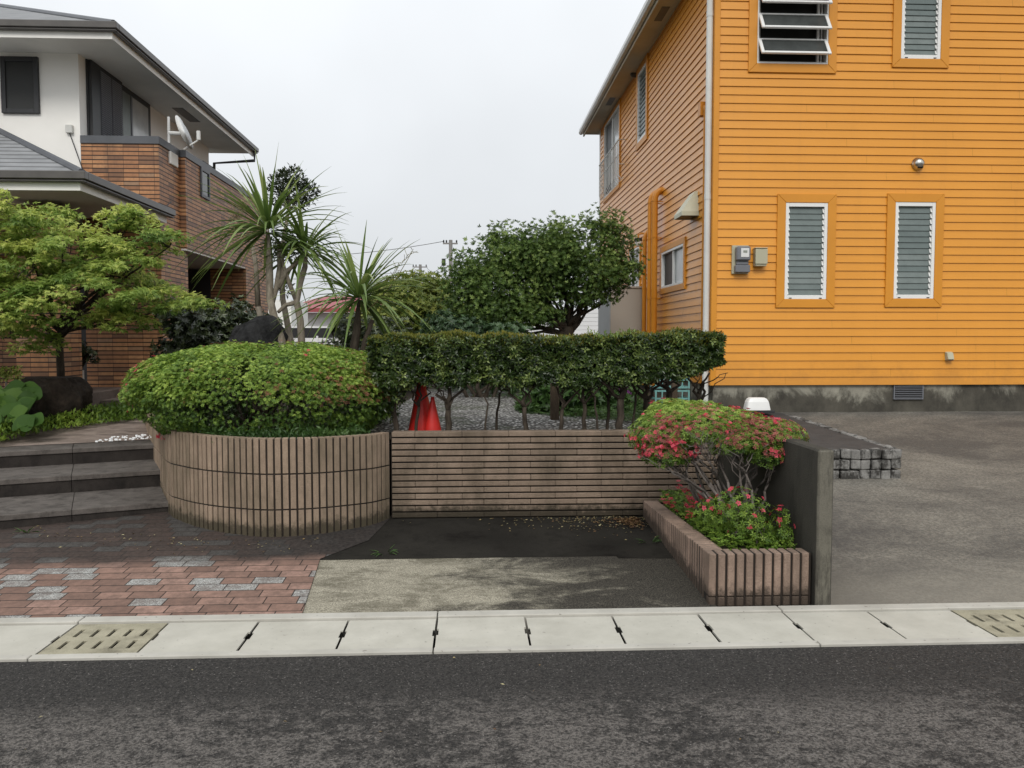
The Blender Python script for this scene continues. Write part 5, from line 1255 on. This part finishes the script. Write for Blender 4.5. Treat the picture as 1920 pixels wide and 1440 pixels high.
bl += [B(1010, 470, 12, .45, .5, .34), B(1045, 465, 11.9, .42, .45, .30), B(970, 490, 11.9, .5, .5, .36), B(890, 540, 11.8, .45, .5, .4), B(950, 590, 11.7, .6, .5, .36), B(1010, 590, 11.7, .34, .4, .2), B(880, 615, 11.7, .4, .4, .3), B(1120, 530, 11.8, .4, .4, .3), B(1050, 500, 11.7, .5, .4, .36)]
P, O = crown_pts(bl, 15000, .8, .3, 6, 77, -.9); P2, O2 = crown_pts(bl, 1100, .05, .3, 6, 78, -.2); P = np.concatenate([P, P2 + O2 * RNG.uniform(.02, .12, (len(P2), 1)) + RNG.random((len(P2), 1)) * [0, 0, .07]]); O = np.concatenate([O, O2])
rosettes('crown', P, O, .047, .36, M['f_tree'], bt_, 6, np.clip(RNG.normal(.40, .24, len(P)) + .20 * O[:, 2] + lumps(P, 5, .26, 5), 0, 1), .6, .6, 1.0)
m = MB(); root = atY(1062, 640, 12.1); base = Vector((root.x, 12.1, .75)); fk = atY(1066, 612, 12.1)
limb(m, base, fk, .10, .085, 5, .02, 1, 10)
for i, b in enumerate(bl): limb(m, fk + Vector((RNG.uniform(-.05, .05), 0, RNG.uniform(-.15, .05))), Vector(b[0]), .045 if i < 8 else .025, .010, 7, .09, i, 7)
for i in range(70):
    b = bl[i % len(bl)]; c = Vector(b[0]); limb(m, c, c + Vector([RNG.uniform(-1, 1) * q * 1.05 for q in b[1]]), .010, .003, 5, .05, i, 5)
part('trunk', m, M['bark'], bt_, smooth=True)
# ---- shrubs farther back
def shrub(name, label, base, bl, n, L, W, mat, seed, **k):
    t = tree_thing(name, label, 'shrub', base); P, O = crown_pts(bl, n, .6, .25, 4, seed, -.95); rosettes('crown', P[:n // 4], O[:n // 4], L * 1.15, W / L * .85, M[mat], t, 6, np.clip(RNG.normal(.42, .25, n // 4) + lumps(P[:n // 4], 4, .25, seed) + .15 * O[:n // 4, 2], 0, 1), .75, .5, .8)
    m = MB()
    for i in range(8): limb(m, (base[0] + RNG.uniform(-.2, .2), base[1], base[2] - .1), Vector(bl[i % len(bl)][0]), .03, .01, 5, .08, i, 6)
    part('stems', m, M['bark'], t); return t
shrub('light_shrub', 'yellow-green loose shrub behind the short cordyline', (-1.2, 15.5, .8), [B(770, 570, 15.5, .8, .7, .48), B(820, 585, 15.3, .6, .6, .48), B(740, 600, 15, .6, .6, .4), B(790, 540, 15.6, .55, .5, .26), B(700, 620, 15, .6, .5, .36), B(800, 640, 15, .8, .6, .4), B(725, 545, 15.6, .3, .4, .16)], 19000, .07, .034, 'f_light', 91, tlo=.05, thi=1)
shrub('dark_back_shrub', 'dark green shrub behind the short cordyline trunk beside the white fence', (-1.7, 12.5, .8), [B(650, 620, 12.5, .25, .4, .3), B(700, 640, 12, .4, .5, .36), B(740, 650, 12.4, .4, .5, .4), B(640, 670, 12, .4, .4, .25)], 5000, .055, .026, 'f_dark', 92, tlo=.1, thi=1)
shrub('blue_green_shrub', 'blue-green rounded shrub under the broad evergreen tree', (.1, 11.3, .8), [B(870, 630, 11.2, .42, .4, .28), B(940, 640, 11.2, .42, .4, .26), B(830, 620, 11.4, .3, .3, .3), B(1000, 665, 11.3, .35, .3, .2)], 7000, .045, .022, 'f_blue', 93, tlo=.1, thi=1)
shrub('yard_shrub', 'dark leafy shrub under the hedge trunks at the back of the gravel', (.2, 13.6, .8), [B(780, 690, 13.5, .7, .4, .34), B(880, 700, 13.6, .7, .4, .30), B(980, 690, 13.8, .7, .4, .34), B(1080, 700, 13.4, .6, .4, .3), B(1150, 700, 13.2, .35, .4, .28)], 11000, .055, .026, 'f_dark', 94, tlo=.2, thi=1)
shrub('broad_leaf_plant', 'green big-leaved plant growing beside the wooden post behind the hedge', (1.0, 9.0, .8), [B(1075, 735, 9.0, .26, .3, .17), B(1040, 745, 9.1, .22, .3, .14), B(1010, 752, 9.2, .2, .2, .1)], 1500, .085, .045, 'f_fern', 95, tlo=.3, thi=1)
shrub('purple_flower_plant', 'leafy plant with purple flowers behind the right hedge trunks', (1.6, 9.4, .8), [B(1120, 735, 9.4, .25, .3, .22), B(1165, 745, 9.2, .25, .3, .18)], 1200, .055, .025, 'f_fern', 96, tlo=.1, thi=.8)
pf = [o for o in bpy.data.objects if o.name == 'purple_flower_plant'][0]; P, O = crown_pts([B(1113, 728, 9.3, .08, .1, .07), B(1090, 740, 9.3, .1, .1, .05), B(1165, 735, 9.2, .1, .1, .06)], 70, .5, .2, 5, 3); rosettes('flowers', P, O, .022, .7, M['f_purple'], pf, 5)
# grass tufts and weeds on the gravel
gt = [(895, 735, 11.6), (925, 735, 11.2), (870, 728, 12.2), (960, 738, 11.2), (840, 726, 12.6)]
tl = ['arching grass tuft on the gravel right of the red cones', 'grass tuft on the gravel between the thin hedge trunks', 'grass tuft at the back of the gravel above the cones', 'grass tuft near the fan-leaved plant behind the hedge', 'grass tuft farthest back beside the red cone tip']
for (px, py, Y), lb in zip(gt, tl):
    b = atZ(px, py + 8, YARD); t = thing('grass_tuft', lb, 'grass tuft', (b.x, b.y, YARD), 'grass tufts on the gravel'); straps('blades', (b.x, b.y, YARD), 60, .34, .012, M['f_fern'], t, .25, 1.0, .7, int(px), 5)
n = 5000; P = np.stack([RNG.uniform(.5, 2.0, n), RNG.uniform(7.1, 9.8, n), np.full(n, YARD)], 1); mk = (lumps(P, 2.2, 1, 71) + (P[:, 0] - 1.0) * .5 + (P[:, 1] - 8.0) * .35) > 0.1; P = P[mk]; P[:, 2] += RNG.random(len(P)) ** 2 * .09
o = rosettes('ground_weeds', P, np.tile([0, 0, 1.], (len(P), 1)), .030, .42, M['f_fern'], None, 4); tag(o, 'low green weeds growing over the gravel behind the hedge', 'weeds', kind='stuff')
# ---- left garden: ground cover, round-leaved plant
n = 15000; x = RNG.uniform(-7.5, -3.45, n); y0 = np.interp(x, [-7.5, -4.66, -4.60, -4.5, -3.92, -3.45], [7.9, 8.1, 8.5, 9.2, 10.1, 10.6]); y = y0 + RNG.random(n) * 1.9; P = np.stack([x, y, np.interp(y, [8, 10, 12], [.57, .63, .70])], 1); P[:, 2] += RNG.random(n) * np.clip((y - y0) * .35, .02, .12) * (1 + .5 * lumps(P, 5, 1, 61))
mk = P[:, 1] < 11.6; P = P[mk]; o = foliage('ground_cover', P, np.tile([0., -.2, 1.], (len(P), 1)), .065, .024, M['f_cover'], None, up=.2, rnd=.9, tlo=.1, thi=.95); tag(o, 'bright green feathery ground cover along the garden path', 'ground cover', kind='stuff')
rl = thing('round_leaf_plant', 'clump of big round glossy green leaves at the left end of the path', 'plant', (-5.0, 9.0, .58))
for i in range(34):
    px, py = RNG.uniform(-60, 66), RNG.uniform(728, 800); Y = 8.55 + (800 - py) / 72 * .75; c = atY(px, py, Y); c.z = max(c.z, .66); r = RNG.uniform(.09, .145); tilt = unit(np.array([[RNG.uniform(-.5, .6), -RNG.uniform(.5, 1.0), .8]]))[0]
    nx = np.cross(tilt, [0, 0, 1.]); nx /= np.linalg.norm(nx); ny = np.cross(tilt, nx)
    V = [np.array(c)]; k = 18; 
    for j in range(k):
        a = 2 * math.pi * j / k; rr = r * (1 - .55 * max(0, math.cos(a)) ** 14) * (1 + .04 * math.sin(5 * a + i)); V.append(np.array(c) + nx * rr * math.sin(a) + ny * rr * math.cos(a) + tilt * (.028 * (1 + .5 * math.sin(3 * a + i))))
    Fc = np.array([(0, 1 + j, 1 + (j + 1) % k) for j in range(k)]); mesh_np('leaf', np.array(V), Fc, np.full(len(V), RNG.uniform(.1, .9)), M['f_lig'], rl, True)
    
P = np.array([atY(px, py, 9.4) for px, py in zip(RNG.uniform(-30, 38, 300), RNG.uniform(690, 712, 300))]); t = thing('fern_spray', 'yellowish fern fronds hanging at the left edge above the round leaves', 'fern', (-5.3, 9.4, .6)); foliage('fronds', P, np.tile([.6, -.3, -.2], (300, 1)), .06, .02, M['f_light'], t, tlo=.4, thi=1)
m = MB(); q = atY(10, 760, 9.45); m.tube([(q.x, 9.45, .58), (q.x + .02, 9.45, 1.2)], .012, 6); part('stem', m, M['twig'], t)
# white rack in the entrance and small dark pot plant
wr = thing('white_rack', 'small white wooden rack standing on the porch in the entrance', 'rack', (-6.2, 12.6, .86)); a = atY(136, 720, 12.4).x; b = atY(155, 720, 12.4).x
m = MB()
for x in (a, (a * .62 + b * .38), b): m.box(x - .012, x + .012, 12.4, 12.43, .861, 1.14)
part('post', m, M['soffit'], wr); m = MB()
for z in (.9, .97, 1.04, 1.11): m.box(a + .013 + (b - a) * .4, b - .013, 12.402, 12.428, z, z + .022)
part('slat', m, M['soffit'], wr)
shrub('porch_bush', 'small dark bush in the entrance beside the tiled wall', (-5.9, 12.2, .86), [B(140, 660, 12.2, .2, .2, .2), B(165, 668, 12.2, .12, .15, .12)], 900, .04, .02, 'f_dark', 97)

# ================================================================== CONES, POSTS, CRATES
def cone(label, px, py_top, Y, h, rb):
    z0 = .72; x = atY(px, py_top, Y).x; t = thing('traffic_cone', label, 'traffic cone', (x, Y, z0), 'traffic cones')
    m = MB(); m.lathe((x, Y, z0 + .031), (0, 0, 1), [(0, rb), (.01, rb), (h - .03, rb * .22), (h, rb * .17)], 20); part('cone_body', m, M['cone'], t, smooth=True)
    m = MB(); m.box(x - rb * 1.25, x + rb * 1.25, Y - rb * 1.25, Y + rb * 1.25, z0 + .006, z0 + .03); part('cone_base', m, M['cone'], t, bevel=.01)
cone('taller red traffic cone on the gravel half hidden by the hedge trunks', 790, 706, 7.45, .52, .125)
cone('shorter bright red traffic cone standing just right of the taller one', 811, 742, 7.3, .34, .085)
for px, r, Y, y1, lb in ((1040, .042, 8.2, 690, 'square brown wooden post behind the middle of the hedge'), (1264, .030, 8.6, 702, 'dark wooden post behind the right end of the hedge in front of the crates')):
    p = atY(px, 760, Y); m = MB(); m.box(p.x - r, p.x + r, Y - r, Y + r, .78, 1.42); tag(part('wooden_post', m, M['wood'], bevel=.008), lb, 'post', 'wooden posts behind the hedge')
for i, (z, lb) in enumerate(((.80, 'teal plastic crate at the bottom of the stack behind the hedge'), (1.02, 'teal plastic crate on top of the stack behind the hedge'))):
    a, b = atY(1228, 730, 9.6).x, atY(1293, 730, 9.6).x; t = thing('plastic_crate', lb, 'crate', ((a + b) / 2, 9.7, z), 'teal crates'); m = MB(); h = .205
    for zz in (.0, .09, .18): m.box(a, b, 9.6, 9.612, z + zz, z + zz + .02); m.box(a, a + .012, 9.612, 9.95, z + zz, z + zz + .02); m.box(b - .012, b, 9.612, 9.95, z + zz, z + zz + .02)
    for x in np.linspace(a, b - .014, 6): m.box(x, x + .014, 9.598, 9.599, z + .021, z + .19)
    for x in (a, b - .02): m.box(x, x + .02, 9.59, 9.598, z, z + .2)
    part('crate_wall', m, M['teal'], t); m = MB(); m.box(a + .015, b - .015, 9.62, 9.94, z + .003, z + .012); part('crate_floor', m, M['teal'], t)

# ================================================================== FAR THINGS
wb = thing('white_building', 'far low white clad building behind the evergreen trunk', 'building', (4, 32, .8)); a, b = atY(985, 600, 32), atY(1150, 600, 32); zt_ = atY(1050, 578, 32).z
m = MB(); 
for i in range(14):
    z = .5 + i * .16
    if z + .15 < zt_ + .2: m.box(a.x, b.x, 32 + (.0), 34, z, z + .152)
part('wall', m, M['whitewall'], wb)
rb_ = thing('red_roof_building', 'far white building with a red roof edge seen between the cordyline trunks', 'building', (-9, 48, .8)); Yr = 48
a, b = atY(540, 570, Yr), atY(715, 570, Yr); z0, z1 = atY(600, 586, Yr).z, atY(600, 566, Yr).z
m = MB(); m.add([(a.x - .3, Yr, z0 + .25), (b.x, Yr, z0 + .25), (b.x, Yr + 4, z1 + .5), (a.x + 1.2, Yr + 4, z1 + .5), (a.x - .3, Yr, z0), (b.x, Yr, z0), (b.x, Yr + 4, z0), (a.x - .3, Yr + 4, z0)], [(0, 1, 2, 3), (4, 7, 6, 5), (1, 5, 6, 2), (0, 3, 7, 4)]); part('roof', m, M['redroof'], rb_)
m = MB(); m.box(a.x - .35, b.x, Yr - .06, Yr - .002, z0 + .02, z0 + .25); part('roof_edge', m, M['redroof'], rb_)
m = MB(); m.box(a.x + .4, b.x - .5, Yr + 1, Yr + 3.9, .3, z0 - .002); part('wall', m, M['whitewall'], rb_)
bw = thing('black_wall', 'far low black wall with pale top rail between the cordyline trunks', 'wall', (-5, 30, .8)); a, b = atY(528, 620, 30), atY(700, 620, 30)
m = MB(); m.box(a.x - .4, b.x, 30, 30.2, .5, atY(600, 615, 30).z); part('panel', m, M['blackwall'], bw); m = MB(); zz = atY(600, 615, 30).z; m.box(a.x - .4, b.x, 29.98, 30.22, zz + .001, zz + .06); part('top_rail', m, M['whitewall'], bw)
wf = thing('white_fence', 'white slatted fence in front of the far black wall', 'fence', (-5, 28, .8)); zz = atY(600, 632, 28).z
m = MB()
for i in range(6): m.box(a.x, b.x, 28, 28.03, zz - .16 * (i + 1), zz - .16 * i - .03)
part('slat', m, M['whitewall'], wf); m = MB()
for x in np.linspace(a.x, b.x, 7): m.box(x - .03, x + .03, 27.95, 27.999, .5, zz + .04)
part('post', m, M['whitewall'], wf)
m = MB(); p = atY(494, 590, 40); m.box(p.x - 5, p.x + 1.3, 40, 44, .3, atY(494, 562, 40).z); bx = part('wall', m, M['soffit'], thing('grey_far_house', 'far pale grey house end seen beside the tiled pillar', 'building', (p.x, 40, .5)))
def pole(label, px, ytop, Y, r):
    p = atY(px, ytop, Y); t = thing('utility_pole', label, 'utility pole', (p.x, Y, 0), 'far utility poles'); m = MB(); m.tube([(p.x, Y, 0), (p.x, Y, p.z)], [r * 1.2, r], 10); part('pole', m, M['polegrey'], t)
    s = Y / 60; m = MB(); m.box(p.x - .55 * s, p.x + .5 * s, Y - .05, Y + .05, p.z - .30, p.z - .20); m.box(p.x - .3 * s, p.x + .3 * s, Y - .05, Y + .05, p.z - 1.9, p.z - 1.8); part('crossarm', m, M['polegrey'], t)
    m = MB()
    for q in (-.5, -.3, .42): m.lathe((p.x + q * s, Y, p.z - .2), (0, 0, 1), [(0, .05), (.12, .06), (.2, .04)], 8)
    m.lathe((p.x - .5 * s, Y - .2, p.z - 1.85), (0, 0, 1), [(0, .14), (.5, .14)], 8); part('insulator', m, M['charcoal'], t); return p
p1 = pole('far concrete utility pole left of the broad evergreen tree', 845, 450, 60, .13)
p2 = pole('farther shorter-looking utility pole above the yellow-green shrub', 788, 496, 85, .14)
def cable(a, b, sag, label, r=.022):
    a, b = Vector(a), Vector(b); m = MB(); m.tube([a.lerp(b, t) + Vector((0, 0, -sag * 4 * t * (1 - t))) for t in np.linspace(0, 1, 14)], r, 5); tag(part('power_line', m, M['wire']), label, 'power line', 'power lines')
e = atY(400, 480, 62); cable((p1.x - .5, 60, p1.z - .1), (e.x, 62, e.z), .5, 'power line running left from the nearer pole behind the cordylines')
cable((p1.x - .5, 60, p1.z - 1.6), (p2.x + .6, 85, p2.z - .2), .6, 'power line joining the two far poles')
e = atY(430, 520, 90); cable((p2.x, 85, p2.z - .5), (e.x, 90, e.z), .5, 'lower thin power line running left from the farther pole')

# ================================================================== LITTER
def litter(name, label, P, L, mat):
    n = len(P); a = RNG.uniform(0, 6.28, n); D = np.stack([np.cos(a), np.sin(a), RNG.uniform(-.05, .25, n)], 1); N_ = unit(RNG.normal(0, .3, (n, 3)) + [0, 0, 1]); o = leaves(name, P, D, N_, L * RNG.uniform(.6, 1.3, n), L * .5 * RNG.uniform(.6, 1.2, n), RNG.random(n), M[mat], None); tag(o, label, 'leaf litter', kind='stuff')
n = 330; x = 1.42 - np.abs(RNG.normal(0, .55, n)); y = 6.79 - np.abs(RNG.normal(0, .20, n)); mk = (x > -.6) & (y > 6.0); x, y = x[mk], y[mk]
litter('fallen_leaves', 'small fallen leaves scattered on the dark pad before the retaining wall', np.stack([x, y, .06 * (y - 4.87) + .010], 1), .022, 'f_litter')
n = 420; x = 1.36 - np.abs(RNG.normal(0, .10, n)); y = 6.72 - np.abs(RNG.normal(0, .10, n)); litter('leaf_pile', 'brown pile of fallen leaves in the corner by the low planter', np.stack([x, y, .06 * (y - 4.87) + .008 + RNG.random(n) * .012], 1), .026, 'f_pile')
n = 110; x = RNG.uniform(-4, -1, n); y = 6.25 + (np.abs(x + 1.6) ** 1.4) * .2 - np.abs(RNG.normal(0, .2, n)); litter('paving_litter', 'few pale leaves and petals lying on the brick paving', np.stack([x, y, .06 * (y - 4.87) + .014], 1), .022, 'f_litter')
n = 26; P = np.stack([RNG.uniform(-3, 4, n), RNG.uniform(2.6, 4.2, n), np.full(n, .003)], 1); litter('road_litter', 'a few tiny dry leaves lying on the asphalt road', P, .018, 'f_litter')
for (x, y, lb) in ((-3.45, 6.55, 'small green weed at the foot of the lowest step'), (1.33, 6.1, 'small weed at the foot of the low ribbed planter'), (-.62, 5.93, 'small flat weed in the joint behind the pale parking pad')):
    t = thing('weed', lb, 'weed', (x, y, lot_z(x, y)), 'weeds in the paving joints'); straps('blades', (x, y, lot_z(x, y) - .02), 16, .10, .012, M['f_fern'], t, .05, .8, .5, int(x * 10 + 50), 4)
